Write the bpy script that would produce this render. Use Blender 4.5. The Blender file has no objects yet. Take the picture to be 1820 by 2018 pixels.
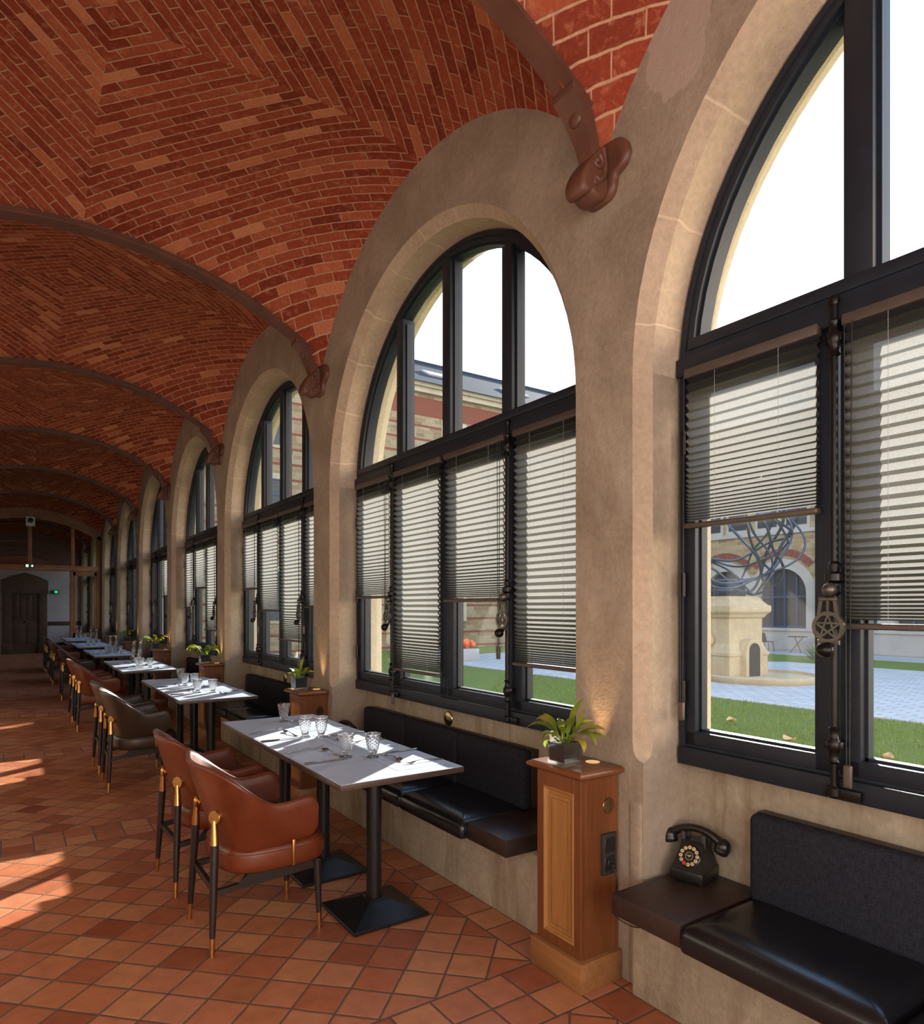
import bpy, bmesh, math, random
from mathutils import Vector, Matrix, Euler
random.seed(7)
scene = bpy.context.scene
COL = scene.collection
PI = math.pi
def R(a): return math.radians(a)

# ------------------------------------------------------------------ camera
cam_d = bpy.data.cameras.new('camera')
cam_d.sensor_fit = 'HORIZONTAL'; cam_d.sensor_width = 36.0
cam_d.lens = 36.0 * 1325.0 / 1820.0
cam_d.shift_x = 0.0
cam_d.shift_y = (1198.0 - 1009.0) / 1820.0
cam_d.clip_start = 0.05; cam_d.clip_end = 500
cam = bpy.data.objects.new('camera', cam_d); COL.objects.link(cam)
cam.location = (0, 0, 1.525)
cam.rotation_euler = (R(90), 0, -math.atan(894.0 / 1325.0))
scene.camera = cam

# ------------------------------------------------------------------ light
SUN_AZ, SUN_EL = 35.0, 22.3       # direction to the sun: from +X towards +Y
world = bpy.data.worlds.new('world'); scene.world = world
world.use_nodes = True
wn = world.node_tree.nodes; wl = world.node_tree.links
bg = wn['Background']; bg.inputs['Strength'].default_value = 1.9
tc = wn.new('ShaderNodeTexCoord'); sep = wn.new('ShaderNodeSeparateXYZ'); rmp = wn.new('ShaderNodeValToRGB')
wl.new(tc.outputs['Generated'], sep.inputs[0]); wl.new(sep.outputs['Z'], rmp.inputs[0]); wl.new(rmp.outputs[0], bg.inputs['Color'])
rmp.color_ramp.elements[0].position = 0.0; rmp.color_ramp.elements[0].color = (0.90, 0.94, 1.0, 1)
rmp.color_ramp.elements[1].position = 1.0; rmp.color_ramp.elements[1].color = (0.22, 0.42, 0.82, 1)
e = rmp.color_ramp.elements.new(0.34); e.color = (0.80, 0.90, 1.0, 1)
e = rmp.color_ramp.elements.new(0.62); e.color = (0.46, 0.66, 0.95, 1)

sd = bpy.data.lights.new('sun', 'SUN'); sd.energy = 10.0; sd.angle = R(0.6); sd.color = (1.0, 0.93, 0.82)
sun = bpy.data.objects.new('sun', sd); COL.objects.link(sun); sun.location = (30, 20, 20)
sv = Vector((math.cos(R(SUN_AZ)) * math.cos(R(SUN_EL)), math.sin(R(SUN_AZ)) * math.cos(R(SUN_EL)), math.sin(R(SUN_EL))))
sun.rotation_euler = sv.to_track_quat('Z', 'Y').to_euler()

def area(name, loc, target, sx, sy, watts, col):
    d = bpy.data.lights.new(name, 'AREA'); d.shape = 'RECTANGLE'; d.size = sx; d.size_y = sy; d.energy = watts; d.color = col
    o = bpy.data.objects.new(name, d); COL.objects.link(o); o.location = loc
    o.rotation_euler = (Vector(loc) - Vector(target)).to_track_quat('Z', 'Y').to_euler()
    return o
# added fill lamps at the solid left and back walls; no openings there
area('side_fill', (-1.2, 0.6, 1.9), (2.2, 1.6, 2.1), 6.5, 2.6, 62, (0.88, 0.94, 1.0))
area('rear_fill', (0.4, -4.0, 2.0), (0.7, 4.0, 1.9), 2.8, 3.0, 78, (0.94, 0.97, 1.0))
# added area lamp in place of bounce from an unseen, unbuilt courtyard wing
area('courtyard_bounce_fill', (9.5, -9.0, 4.2), (2.3, 5.5, 3.2), 12.0, 7.0, 1350, (1.0, 0.73, 0.47))

scene.view_settings.view_transform = 'Standard'
scene.view_settings.look = 'None'
scene.view_settings.exposure = 0.75
scene.view_settings.gamma = 1.0
scene.view_settings.use_curve_mapping = False
cy = scene.cycles
cy.max_bounces = 9; cy.diffuse_bounces = 5; cy.glossy_bounces = 4; cy.transmission_bounces = 7; cy.transparent_max_bounces = 24
cy.sample_clamp_indirect = 6.0; cy.caustics_reflective = False; cy.caustics_refractive = False
cy.use_denoising = True

# ------------------------------------------------------------------ materials
class NT:
    def __init__(s, name):
        s.mat = bpy.data.materials.new(name); s.mat.use_nodes = True
        s.t = s.mat.node_tree; s.n = s.t.nodes; s.l = s.t.links
        s.b = s.n['Principled BSDF']; s.out = s.n['Material Output']
    def link(s, a, b): s.l.new(a, b)
    def m(s, op, a, b=None, c=None):
        q = s.n.new('ShaderNodeMath'); q.operation = op
        for i, v in enumerate((a, b, c)):
            if v is None: continue
            if isinstance(v, (int, float)): q.inputs[i].default_value = v
            else: s.link(v, q.inputs[i])
        return q.outputs[0]
    def pos(s):
        g = s.n.new('ShaderNodeNewGeometry'); return g.outputs['Position']
    def obj(s):
        g = s.n.new('ShaderNodeTexCoord'); return g.outputs['Object']
    def xyz(s, v):
        q = s.n.new('ShaderNodeSeparateXYZ'); s.link(v, q.inputs[0]); return q.outputs
    def comb(s, x, y, z=0.0):
        q = s.n.new('ShaderNodeCombineXYZ')
        for i, v in enumerate((x, y, z)):
            if isinstance(v, (int, float)): q.inputs[i].default_value = v
            else: s.link(v, q.inputs[i])
        return q.outputs[0]
    def noise(s, vec, scale, detail=4, rough=0.55, dist=0.0, stretch=None):
        if stretch:
            q = s.n.new('ShaderNodeVectorMath'); q.operation = 'MULTIPLY'; s.link(vec, q.inputs[0]); q.inputs[1].default_value = stretch; vec = q.outputs[0]
        q = s.n.new('ShaderNodeTexNoise'); s.link(vec, q.inputs['Vector']); q.inputs['Scale'].default_value = scale
        q.inputs['Detail'].default_value = detail; q.inputs['Roughness'].default_value = rough; q.inputs['Distortion'].default_value = dist
        return q.outputs[0]
    def white(s, vec):
        q = s.n.new('ShaderNodeTexWhiteNoise'); q.noise_dimensions = '3D'; s.link(vec, q.inputs['Vector']); return q.outputs['Value']
    def ramp(s, fac, stops, const=False):
        q = s.n.new('ShaderNodeValToRGB'); s.link(fac, q.inputs[0]); cr = q.color_ramp
        if const: cr.interpolation = 'CONSTANT'
        while len(cr.elements) < len(stops): cr.elements.new(0.5)
        for el, (p, c) in zip(cr.elements, stops):
            el.position = p; el.color = (c[0], c[1], c[2], 1) if not isinstance(c, (int, float)) else (c, c, c, 1)
        return q.outputs[0]
    def mix(s, fac, a, b, mode='MIX'):
        q = s.n.new('ShaderNodeMix'); q.data_type = 'RGBA'; q.blend_type = mode
        for i, v in ((0, fac), (6, a), (7, b)):
            if isinstance(v, (int, float)): q.inputs[i].default_value = v
            elif isinstance(v, tuple): q.inputs[i].default_value = (v[0], v[1], v[2], 1)
            else: s.link(v, q.inputs[i])
        return q.outputs[2]
    def base(s, v, rough=None, metal=None):
        if isinstance(v, tuple): s.b.inputs['Base Color'].default_value = (v[0], v[1], v[2], 1)
        else: s.link(v, s.b.inputs['Base Color'])
        if rough is not None:
            if isinstance(rough, (int, float)): s.b.inputs['Roughness'].default_value = rough
            else: s.link(rough, s.b.inputs['Roughness'])
        if metal is not None: s.b.inputs['Metallic'].default_value = metal
    def bump(s, h, strength=0.3, dist=0.01):
        q = s.n.new('ShaderNodeBump'); q.inputs['Strength'].default_value = strength; q.inputs['Distance'].default_value = dist
        s.link(h, q.inputs['Height']); s.link(q.outputs[0], s.b.inputs['Normal'])

M = {}
def simple(name, col, rough=0.5, metal=0.0, var=0.12, scale=18.0, bump=0.0, bscale=60.0, spec=None):
    t = NT(name); p = t.obj()
    n = t.noise(p, scale)
    lo = tuple(c * (1 - var) for c in col); hi = tuple(min(1, c * (1 + var)) for c in col)
    t.base(t.ramp(n, [(0.3, lo), (0.7, hi)]), rough, metal)
    if bump: t.bump(t.noise(p, bscale, 3), bump, 0.004)
    if spec is not None: t.b.inputs['Specular IOR Level'].default_value = spec
    M[name] = t.mat; return t

def stone(name, c0, c1, c2, scale=2.2, bump=0.5, streak=0.0, streakcol=(0.2, 0.12, 0.06), joints=False, patch=None):
    t = NT(name); p = t.pos()
    a = t.noise(p, scale, 6, 0.62, 0.6)
    c = t.ramp(a, [(0.30, c0), (0.5, c1), (0.72, c2)])
    f = t.noise(p, 38, 4, 0.65)
    c = t.mix(0.35, c, t.ramp(f, [(0.35, tuple(x * 0.72 for x in c1)), (0.65, tuple(min(1, x * 1.18) for x in c1))]))
    spots = t.noise(p, 95, 2, 0.5)
    c = t.mix(t.ramp(spots, [(0.70, 0.0), (0.76, 0.55)]), c, tuple(x * 0.45 for x in c0))
    if streak:
        s1 = t.noise(p, 5.0, 5, 0.6, 0.4, stretch=(1.2, 1.6, 0.22))
        c = t.mix(t.ramp(s1, [(0.50, 0.0), (0.66, streak)]), c, streakcol)
        s2 = t.noise(p, 7.0, 5, 0.65, 0.8, stretch=(1.0, 1.0, 0.55))
        c = t.mix(t.ramp(s2, [(0.56, 0.0), (0.68, 0.28)]), c, tuple(min(1, x * 1.30) for x in c2))
    if joints:      # radial joints between the blocks of each arch ring
        X_, Y_, Z_ = t.xyz(p)[:]
        dy = t.m('SUBTRACT', t.m('MODULO', t.m('ADD', Y_, 100 * 3.105 - 0.4875 + 1.5525), 3.105), 1.5525)
        an = t.m('DIVIDE', t.m('ARCTAN2', t.m('SUBTRACT', Z_, 2.475), dy), math.pi / 11)
        fr_ = t.m('ABSOLUTE', t.m('SUBTRACT', t.m('FRACT', t.m('ADD', an, t.m('MULTIPLY', t.m('SUBTRACT', t.noise(p, 6, 2), 0.5), 0.12))), 0.5))
        jm = t.m('MULTIPLY', t.m('LESS_THAN', fr_, 0.012), t.m('GREATER_THAN', Z_, 2.46))
        c = t.mix(t.m('MULTIPLY', jm, 0.55), c, tuple(min(1, x * 1.25) for x in c2))
    if patch:       # a lighter mended patch in the render
        py_, pz_, ry_, rz_ = patch; X_, Y_, Z_ = t.xyz(p)[:]
        d2 = t.m('ADD', t.m('POWER', t.m('DIVIDE', t.m('SUBTRACT', Y_, py_), ry_), 2.0), t.m('POWER', t.m('DIVIDE', t.m('SUBTRACT', Z_, pz_), rz_), 2.0))
        d2 = t.m('ADD', d2, t.m('MULTIPLY', t.m('SUBTRACT', t.noise(p, 7, 4), 0.5), 2.2))
        c = t.mix(t.m('MULTIPLY', t.m('LESS_THAN', d2, 1.0), 0.75), c, (0.46, 0.36, 0.29))
    t.base(c, 0.9)
    h = t.m('ADD', t.m('MULTIPLY', t.noise(p, 26, 5, 0.7), 1.0), t.m('MULTIPLY', t.noise(p, 130, 3, 0.6), 0.35))
    t.bump(h, bump, 0.012)
    t.b.inputs['Specular IOR Level'].default_value = 0.2
    M[name] = t.mat
stone('plaster', (0.23, 0.175, 0.124), (0.35, 0.272, 0.195), (0.48, 0.385, 0.29), 2.4, 0.55, patch=(1.66, 3.66, .16, .19))
stone('arch_stone', (0.37, 0.272, 0.185), (0.475, 0.358, 0.25), (0.56, 0.435, 0.315), 1.8, 0.6, joints=True)
stone('parapet_stone', (0.28, 0.22, 0.15), (0.38, 0.31, 0.22), (0.47, 0.39, 0.28), 2.4, 0.5, 0.55, (0.20, 0.13, 0.075))
stone('outer_stone', (0.40, 0.33, 0.22), (0.50, 0.42, 0.29), (0.58, 0.50, 0.37), 2.0, 0.4)
stone('pale_plaster', (0.62, 0.55, 0.46), (0.68, 0.61, 0.52), (0.73, 0.66, 0.58), 1.5, 0.15)
stone('far_plaster', (0.40, 0.36, 0.36), (0.45, 0.41, 0.41), (0.50, 0.46, 0.46), 1.5, 0.1)
stone('fountain_stone', (0.36, 0.27, 0.16), (0.45, 0.345, 0.21), (0.53, 0.42, 0.27), 1.2, 0.3, 0.25, (0.36, 0.28, 0.18))
stone('paving', (0.30, 0.30, 0.30), (0.36, 0.36, 0.36), (0.40, 0.40, 0.40), 0.8, 0.2)

# terracotta floor: squares set on the diagonal, straight border and cross bands
t = NT('terracotta_tiles'); P = t.pos(); x, y, z = t.xyz(P)[:]
S = 0.1735
p = t.m('DIVIDE', t.m('ADD', t.m('MULTIPLY', t.m('ADD', x, y), 0.70711), -2.5605 + 1000 * S), S)
q = t.m('DIVIDE', t.m('ADD', t.m('MULTIPLY', t.m('SUBTRACT', y, x), 0.70711), -1.4715 + 1000 * S), S)
sx = t.m('DIVIDE', t.m('ADD', x, -1.872 + 1000 * S), S)
BAY = 3.105
yb = t.m('SUBTRACT', t.m('MODULO', t.m('ADD', y, 100 * BAY - 2.055 + BAY / 2), BAY), BAY / 2)   # signed distance to the band's middle
sy = t.m('DIVIDE', t.m('ADD', yb, 40 * S), S)
inband = t.m('LESS_THAN', t.m('ABSOLUTE', yb), S)
inborder = t.m('GREATER_THAN', x, 1.872)
strt = t.m('MAXIMUM', inband, inborder)
inv = t.m('SUBTRACT', 1.0, strt)
u = t.m('ADD', t.m('MULTIPLY', p, inv), t.m('MULTIPLY', sx, strt))
v = t.m('ADD', t.m('MULTIPLY', q, inv), t.m('MULTIPLY', sy, strt))
wob = t.m('MULTIPLY', t.m('SUBTRACT', t.noise(P, 9, 2), 0.5), 0.05)
u = t.m('ADD', u, wob); v = t.m('ADD', v, t.m('MULTIPLY', wob, -0.8))
fu = t.m('ABSOLUTE', t.m('SUBTRACT', t.m('FRACT', u), 0.5)); fv = t.m('ABSOLUTE', t.m('SUBTRACT', t.m('FRACT', v), 0.5))
edge = t.m('MAXIMUM', fu, fv)
eb = t.m('LESS_THAN', t.m('ABSOLUTE', t.m('SUBTRACT', t.m('ABSOLUTE', yb), S)), 0.0045)
eb2 = t.m('LESS_THAN', t.m('ABSOLUTE', t.m('SUBTRACT', x, 1.872)), 0.0045)
eb = t.m('MAXIMUM', t.m('MULTIPLY', eb, t.m('SUBTRACT', 1.0, inborder)), eb2)
gr = t.m('MAXIMUM', t.ramp(edge, [(0.466, 0.0), (0.482, 1.0)]), eb)
cid = t.comb(t.m('FLOOR', u), t.m('FLOOR', v), t.m('ADD', t.m('MULTIPLY', strt, 7.0), t.m('MULTIPLY', inborder, t.m('FLOOR', t.m('DIVIDE', y, BAY)))))
rnd = t.white(cid)
tile = t.ramp(rnd, [(0.0, (0.33, 0.098, 0.046)), (0.25, (0.43, 0.140, 0.066)), (0.5, (0.50, 0.182, 0.084)), (0.72, (0.49, 0.195, 0.108)), (0.9, (0.56, 0.240, 0.108)), (1.0, (0.29, 0.072, 0.033))])
ln = t.noise(P, 13, 5, 0.6)
tile = t.mix(0.55, tile, t.ramp(ln, [(0.3, (0.62, 0.58, 0.56)), (0.7, (1.15, 1.12, 1.08))]), 'MULTIPLY')
col = t.mix(gr, tile, t.mix(t.noise(P, 22, 3), (0.085, 0.05, 0.03), (0.16, 0.11, 0.075)))
rg = t.m('ADD', t.m('MULTIPLY', gr, 0.35), t.m('MULTIPLY', t.noise(P, 30, 4), 0.30))
t.base(col, t.m('ADD', rg, 0.30))
t.b.inputs['Specular IOR Level'].default_value = 0.35
hgt = t.m('ADD', t.m('MULTIPLY', t.m('SUBTRACT', 1.0, t.ramp(edge, [(0.44, 0.0), (0.485, 1.0)])), 1.0), t.m('MULTIPLY', t.noise(P, 5, 3), 0.55))
t.bump(hgt, 0.28, 0.006)
M['floor'] = t.mat

# vault brick: UV laid along the courses
t = NT('vault_brick')
uvn = t.n.new('ShaderNodeUVMap'); uvn.uv_map = 'UVMap'
U = t.xyz(uvn.outputs[0]); P = t.pos()
wn_ = t.m('MULTIPLY', t.m('SUBTRACT', t.noise(P, 11, 2), 0.5), 0.16)
row = t.m('ADD', t.m('DIVIDE', U[1], 0.060), wn_)
ri = t.m('FLOOR', row)
ro = t.white(t.comb(ri, 3.3, 1.0))
cu = t.m('ADD', t.m('DIVIDE', U[0], 0.235), t.m('ADD', t.m('MULTIPLY', t.m('MODULO', ri, 2.0), 0.5), t.m('MULTIPLY', ro, 0.25)))
ci = t.m('FLOOR', cu)
rnd = t.white(t.comb(ri, ci, 1.7))
brick = t.ramp(rnd, [(0.0, (0.20, 0.030, 0.012)), (0.25, (0.265, 0.043, 0.017)), (0.6, (0.31, 0.058, 0.023)), (0.86, (0.36, 0.082, 0.034)), (0.95, (0.50, 0.145, 0.064)), (1.0, (0.58, 0.22, 0.11))])
n1 = t.noise(P, 21, 5, 0.7, 0.5)
brick = t.mix(t.ramp(n1, [(0.52, 0.0), (0.74, 0.6)]), brick, (0.62, 0.25, 0.13))
n2 = t.noise(P, 55, 4, 0.65)
brick = t.mix(0.5, brick, t.ramp(n2, [(0.3, (0.62, 0.60, 0.60)), (0.7, (1.2, 1.15, 1.1))]), 'MULTIPLY')
dv = t.m('ABSOLUTE', t.m('SUBTRACT', t.m('FRACT', row), 0.5))
du = t.m('MULTIPLY', t.m('ABSOLUTE', t.m('SUBTRACT', t.m('FRACT', cu), 0.5)), 1.0)
mv = t.ramp(dv, [(0.42, 0.0), (0.455, 1.0)])
mu = t.ramp(du, [(0.479, 0.0), (0.489, 1.0)])
mort = t.m('MAXIMUM', mv, mu)
mcol = t.mix(t.noise(P, 30, 3), (0.30, 0.13, 0.065), (0.72, 0.42, 0.25))
t.base(t.mix(mort, brick, mcol), 0.85)
t.b.inputs['Specular IOR Level'].default_value = 0.25
t.bump(t.m('ADD', t.m('MULTIPLY', t.m('SUBTRACT', 1.0, mort), 0.8), t.m('MULTIPLY', n2, 0.5)), 0.6, 0.008)
M['brick'] = t.mat

simple('iron_paint', (0.13, 0.050, 0.028), 0.48, 0.0, 0.2, 9, 0.15, 50)
simple('frame_paint', (0.015, 0.019, 0.027), 0.46, 0.0, 0.12, 14, 0.10, 90, 0.3)
simple('black_iron', (0.018, 0.015, 0.014), 0.30, 0.65, 0.2, 30)
simple('pewter', (0.13, 0.12, 0.10), 0.35, 0.75, 0.2, 30)
simple('blind_rail', (0.105, 0.080, 0.066), 0.45, 0.3, 0.08, 20)
simple('cord_black', (0.012, 0.012, 0.012), 0.6)
simple('screen_wood', (0.26, 0.095, 0.026), 0.5, 0, 0.25, 7, 0.05)
simple('door_wood', (0.075, 0.038, 0.020), 0.6, 0, 0.3, 6, 0.1)
simple('chair_wood', (0.018, 0.011, 0.008), 0.42, 0, 0.2, 20)
simple('table_edge', (0.075, 0.042, 0.030), 0.45, 0, 0.15, 25)
simple('table_white', (0.47, 0.555, 0.69), 0.38, 0, 0.02, 8)
simple('paper', (0.49, 0.57, 0.70), 0.75, 0, 0.02, 8)
simple('ink', (0.10, 0.10, 0.12), 0.7)
simple('table_black', (0.014, 0.013, 0.013), 0.36, 0.2, 0.15, 25, 0.06, 160)
simple('steel', (0.55, 0.54, 0.52), 0.14, 1.0, 0.05, 30)
simple('brass', (0.66, 0.36, 0.12), 0.28, 1.0, 0.08, 30)
simple('antique_brass', (0.40, 0.31, 0.17), 0.22, 1.0, 0.12, 30)
simple('bench_wood', (0.036, 0.019, 0.015), 0.40, 0, 0.2, 30, 0.05, 120)
simple('phone_black', (0.010, 0.009, 0.008), 0.30, 0, 0.1, 30)
simple('button_cream', (0.62, 0.45, 0.25), 0.4)
simple('button_red', (0.55, 0.03, 0.03), 0.4)
simple('outlet_grey', (0.040, 0.035, 0.032), 0.5, 0.2)
simple('outlet_dark', (0.012, 0.011, 0.010), 0.45)
simple('white_plastic', (0.72, 0.68, 0.66), 0.5)
simple('sign_green', (0.02, 0.10, 0.05), 0.5)
simple('soil', (0.05, 0.028, 0.016), 0.95, 0, 0.4, 60, 0.6, 90)
simple('pot_black', (0.006, 0.006, 0.007), 0.4)
simple('zinc', (0.10, 0.12, 0.15), 0.5, 0.2, 0.15, 6, 0.1)
simple('wire_steel', (0.06, 0.075, 0.10), 0.35, 0.7, 0.2, 5)
simple('pipe_red', (0.13, 0.045, 0.045), 0.6)
simple('far_window', (0.030, 0.033, 0.042), 0.3, 0, 0.02, 3)
simple('far_frame', (0.035, 0.05, 0.09), 0.5)
simple('far_stone', (0.37, 0.33, 0.29), 0.9, 0, 0.08, 1.5)
simple('rattan', (0.045, 0.035, 0.04), 0.6)
simple('flower_white', (0.85, 0.85, 0.75), 0.6)
simple('flower_orange', (0.80, 0.16, 0.04), 0.6)
simple('dry_leaf', (0.55, 0.36, 0.18), 0.8, 0, 0.3)
simple('planter_grey', (0.42, 0.40, 0.38), 0.8)

def leather(name, col, rough, hi):
    t = NT(name); p = t.obj()
    n = t.noise(p, 5, 4, 0.6); f = t.noise(p, 260, 3, 0.6); s = t.noise(p, 32, 4, 0.7)
    c = t.ramp(n, [(0.3, tuple(x * 0.78 for x in col)), (0.7, hi)])
    c = t.mix(0.22, c, t.ramp(s, [(0.35, tuple(x * 0.6 for x in col)), (0.65, hi)]))
    t.base(c, t.m('ADD', t.m('MULTIPLY', s, 0.12 if col[0] > 0.02 else 0.03), rough))
    t.bump(f, 0.12, 0.002)
    M[name] = t.mat
leather('leather_cognac', (0.135, 0.026, 0.008), 0.27, (0.18, 0.040, 0.013))
leather('leather_brown', (0.040, 0.022, 0.014), 0.26, (0.055, 0.032, 0.020))
leather('leather_black', (0.008, 0.008, 0.009), 0.20, (0.016, 0.016, 0.018))

t = NT('navy_fabric'); p = t.obj(); xx = t.xyz(p)
w1 = t.noise(p, 150, 3, 0.7, stretch=(0.35, 0.35, 2.2)); w2 = t.noise(p, 150, 3, 0.7, stretch=(1, 2.2, 0.3))
c = t.ramp(t.m('MULTIPLY', t.m('ADD', w1, w2), 0.5), [(0.36, (0.010, 0.010, 0.014)), (0.64, (0.032, 0.033, 0.043))])
t.base(c, 0.92); t.bump(t.m('ADD', w1, w2), 0.2, 0.002); t.b.inputs['Specular IOR Level'].default_value = 0.15
M['fabric'] = t.mat

def wood(name, c0, c1, c2, rough, stretch, wear=0.0):
    t = NT(name); p = t.obj()
    g = t.noise(p, 34, 6, 0.6, 1.2, stretch=stretch)
    g2 = t.noise(p, 5, 3, 0.5, 0.5, stretch=stretch)
    c = t.ramp(g, [(0.30, c0), (0.5, c1), (0.72, c2)])
    c = t.mix(0.4, c, t.ramp(g2, [(0.35, c0), (0.65, c2)]))
    if wear:
        zz = t.noise(p, 70, 4, 0.7)
        c = t.mix(t.ramp(zz, [(0.60, 0.0), (0.72, wear)]), c, tuple(min(1, x * 1.7) for x in c2))
    t.base(c, rough); t.bump(g, 0.10, 0.003)
    M[name] = t.mat
wood('pedestal_wood', (0.115, 0.032, 0.009), (0.175, 0.055, 0.016), (0.235, 0.082, 0.025), 0.36, (1, 1, 0.07))
wood('pedestal_panel', (0.27, 0.115, 0.032), (0.36, 0.160, 0.047), (0.43, 0.20, 0.062), 0.38, (1, 1, 0.07))
wood('pedestal_top', (0.13, 0.042, 0.014), (0.19, 0.066, 0.022), (0.26, 0.10, 0.034), 0.22, (1, 0.07, 1))
wood('pedestal_plinth', (0.20, 0.080, 0.026), (0.29, 0.125, 0.042), (0.36, 0.165, 0.060), 0.40, (1, 0.09, 1), 0.25)

# glass: clear sheet, reflecting by Fresnel
def sheet(name, tint, ior, rough=0.0, veil=0.0):
    t = NT(name); t.n.remove(t.b)
    lw = t.n.new('ShaderNodeLayerWeight'); lw.inputs['Blend'].default_value = 0.5
    f0 = ((ior - 1) / (ior + 1)) ** 2
    fac = t.m('ADD', t.m('MULTIPLY', t.m('POWER', lw.outputs['Facing'], 5.0), 1 - f0), f0)
    tr = t.n.new('ShaderNodeBsdfTransparent'); tr.inputs['Color'].default_value = (*tint, 1)
    gl = t.n.new('ShaderNodeBsdfGlossy'); gl.inputs['Roughness'].default_value = rough
    mx = t.n.new('ShaderNodeMixShader'); t.link(fac, mx.inputs[0]); t.link(tr.outputs[0], mx.inputs[1]); t.link(gl.outputs[0], mx.inputs[2])
    o = mx.outputs[0]
    if veil:
        df = t.n.new('ShaderNodeBsdfTranslucent'); df.inputs['Color'].default_value = (0.8, 0.85, 0.9, 1)
        m2 = t.n.new('ShaderNodeMixShader'); m2.inputs[0].default_value = veil; t.link(o, m2.inputs[1]); t.link(df.outputs[0], m2.inputs[2]); o = m2.outputs[0]
    t.link(o, t.out.inputs['Surface']); M[name] = t.mat
sheet('window_glass', (0.95, 0.97, 0.97), 1.5, 0.0, 0.004)
sheet('screen_glass', (0.80, 0.80, 0.78), 1.5)

def glassy(name, tint, clear):
    t = NT(name); t.n.remove(t.b)
    g = t.n.new('ShaderNodeBsdfGlass'); g.inputs['IOR'].default_value = 1.47; g.inputs['Roughness'].default_value = 0.0; g.inputs['Color'].default_value = (*tint, 1)
    tr = t.n.new('ShaderNodeBsdfTransparent'); tr.inputs['Color'].default_value = (*tint, 1)
    mx = t.n.new('ShaderNodeMixShader'); mx.inputs[0].default_value = clear
    t.link(g.outputs[0], mx.inputs[1]); t.link(tr.outputs[0], mx.inputs[2]); t.link(mx.outputs[0], t.out.inputs['Surface'])
    M[name] = t.mat
glassy('tumbler_glass', (1, 1, 1), 0.12)
glassy('bottle_glass', (0.96, 0.98, 0.99), 0.45)
glassy('pot_glass', (0.97, 1.0, 1.0), 0.6)

# pleated fabric: dark cloth that lets the sun glow through
t = NT('blind_fabric'); t.n.remove(t.b); p = t.pos()
sp = t.noise(p, 420, 2, 0.6)
tl = t.n.new('ShaderNodeBsdfTranslucent'); t.link(t.ramp(sp, [(0.3, (0.42, 0.40, 0.37)), (0.7, (0.72, 0.70, 0.65))]), tl.inputs['Color'])
df = t.n.new('ShaderNodeBsdfDiffuse'); df.inputs['Color'].default_value = (0.035, 0.033, 0.036, 1)
tr = t.n.new('ShaderNodeBsdfTransparent'); tr.inputs['Color'].default_value = (0.9, 0.9, 0.9, 1)
m1 = t.n.new('ShaderNodeMixShader'); m1.inputs[0].default_value = 0.27; t.link(df.outputs[0], m1.inputs[1]); t.link(tl.outputs[0], m1.inputs[2])
m2 = t.n.new('ShaderNodeMixShader'); m2.inputs[0].default_value = 0.04; t.link(m1.outputs[0], m2.inputs[1]); t.link(tr.outputs[0], m2.inputs[2])
t.link(m2.outputs[0], t.out.inputs['Surface']); M['blind_fabric'] = t.mat

def leafmat(name, c0, c1):
    t = NT(name); p = t.obj(); n = t.noise(p, 16, 3)
    c = t.ramp(n, [(0.3, c0), (0.7, c1)]); t.base(c, 0.42)
    tl = t.n.new('ShaderNodeBsdfTranslucent'); t.link(c, tl.inputs['Color'])
    mx = t.n.new('ShaderNodeMixShader'); mx.inputs[0].default_value = 0.4; t.link(t.b.outputs[0], mx.inputs[1]); t.link(tl.outputs[0], mx.inputs[2])
    t.link(mx.outputs[0], t.out.inputs['Surface']); M[name] = t.mat
leafmat('leaf_green', (0.10, 0.17, 0.015), (0.30, 0.34, 0.03))
leafmat('leaf_fresh', (0.16, 0.27, 0.03), (0.34, 0.45, 0.06))
leafmat('leaf_yellow', (0.34, 0.30, 0.02), (0.50, 0.42, 0.05))
leafmat('grass_blade', (0.12, 0.19, 0.012), (0.26, 0.33, 0.03))
leafmat('shrub_leaf', (0.10, 0.18, 0.05), (0.28, 0.36, 0.20))

t = NT('lawn'); p = t.pos()
c = t.ramp(t.noise(p, 60, 5, 0.75), [(0.3, (0.085, 0.125, 0.009)), (0.5, (0.15, 0.205, 0.014)), (0.75, (0.25, 0.30, 0.028))])
c = t.mix(t.ramp(t.noise(p, 0.9, 3), [(0.4, 0.0), (0.7, 0.5)]), c, (0.12, 0.16, 0.012))
t.base(c, 0.9); t.bump(t.noise(p, 90, 4, 0.8), 1.0, 0.03); M['lawn'] = t.mat

t = NT('setts'); p = t.pos(); x, y, z = t.xyz(p)[:]
r_ = t.m('DIVIDE', t.m('ADD', x, 500), 0.22); ri = t.m('FLOOR', r_)
cc = t.m('ADD', t.m('DIVIDE', t.m('ADD', y, 500), 0.42), t.m('MULTIPLY', t.m('MODULO', ri, 2.0), 0.5))
eg = t.m('MAXIMUM', t.ramp(t.m('ABSOLUTE', t.m('SUBTRACT', t.m('FRACT', r_), 0.5)), [(0.42, 0.0), (0.46, 1.0)]), t.ramp(t.m('ABSOLUTE', t.m('SUBTRACT', t.m('FRACT', cc), 0.5)), [(0.46, 0.0), (0.48, 1.0)]))
c = t.ramp(t.white(t.comb(ri, t.m('FLOOR', cc), 1.0)), [(0, (0.40, 0.375, 0.345)), (1, (0.50, 0.47, 0.435))])
t.base(t.mix(eg, c, (0.18, 0.18, 0.18)), 0.6); t.bump(t.m('SUBTRACT', 1.0, eg), 0.5, 0.01); M['setts'] = t.mat

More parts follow.
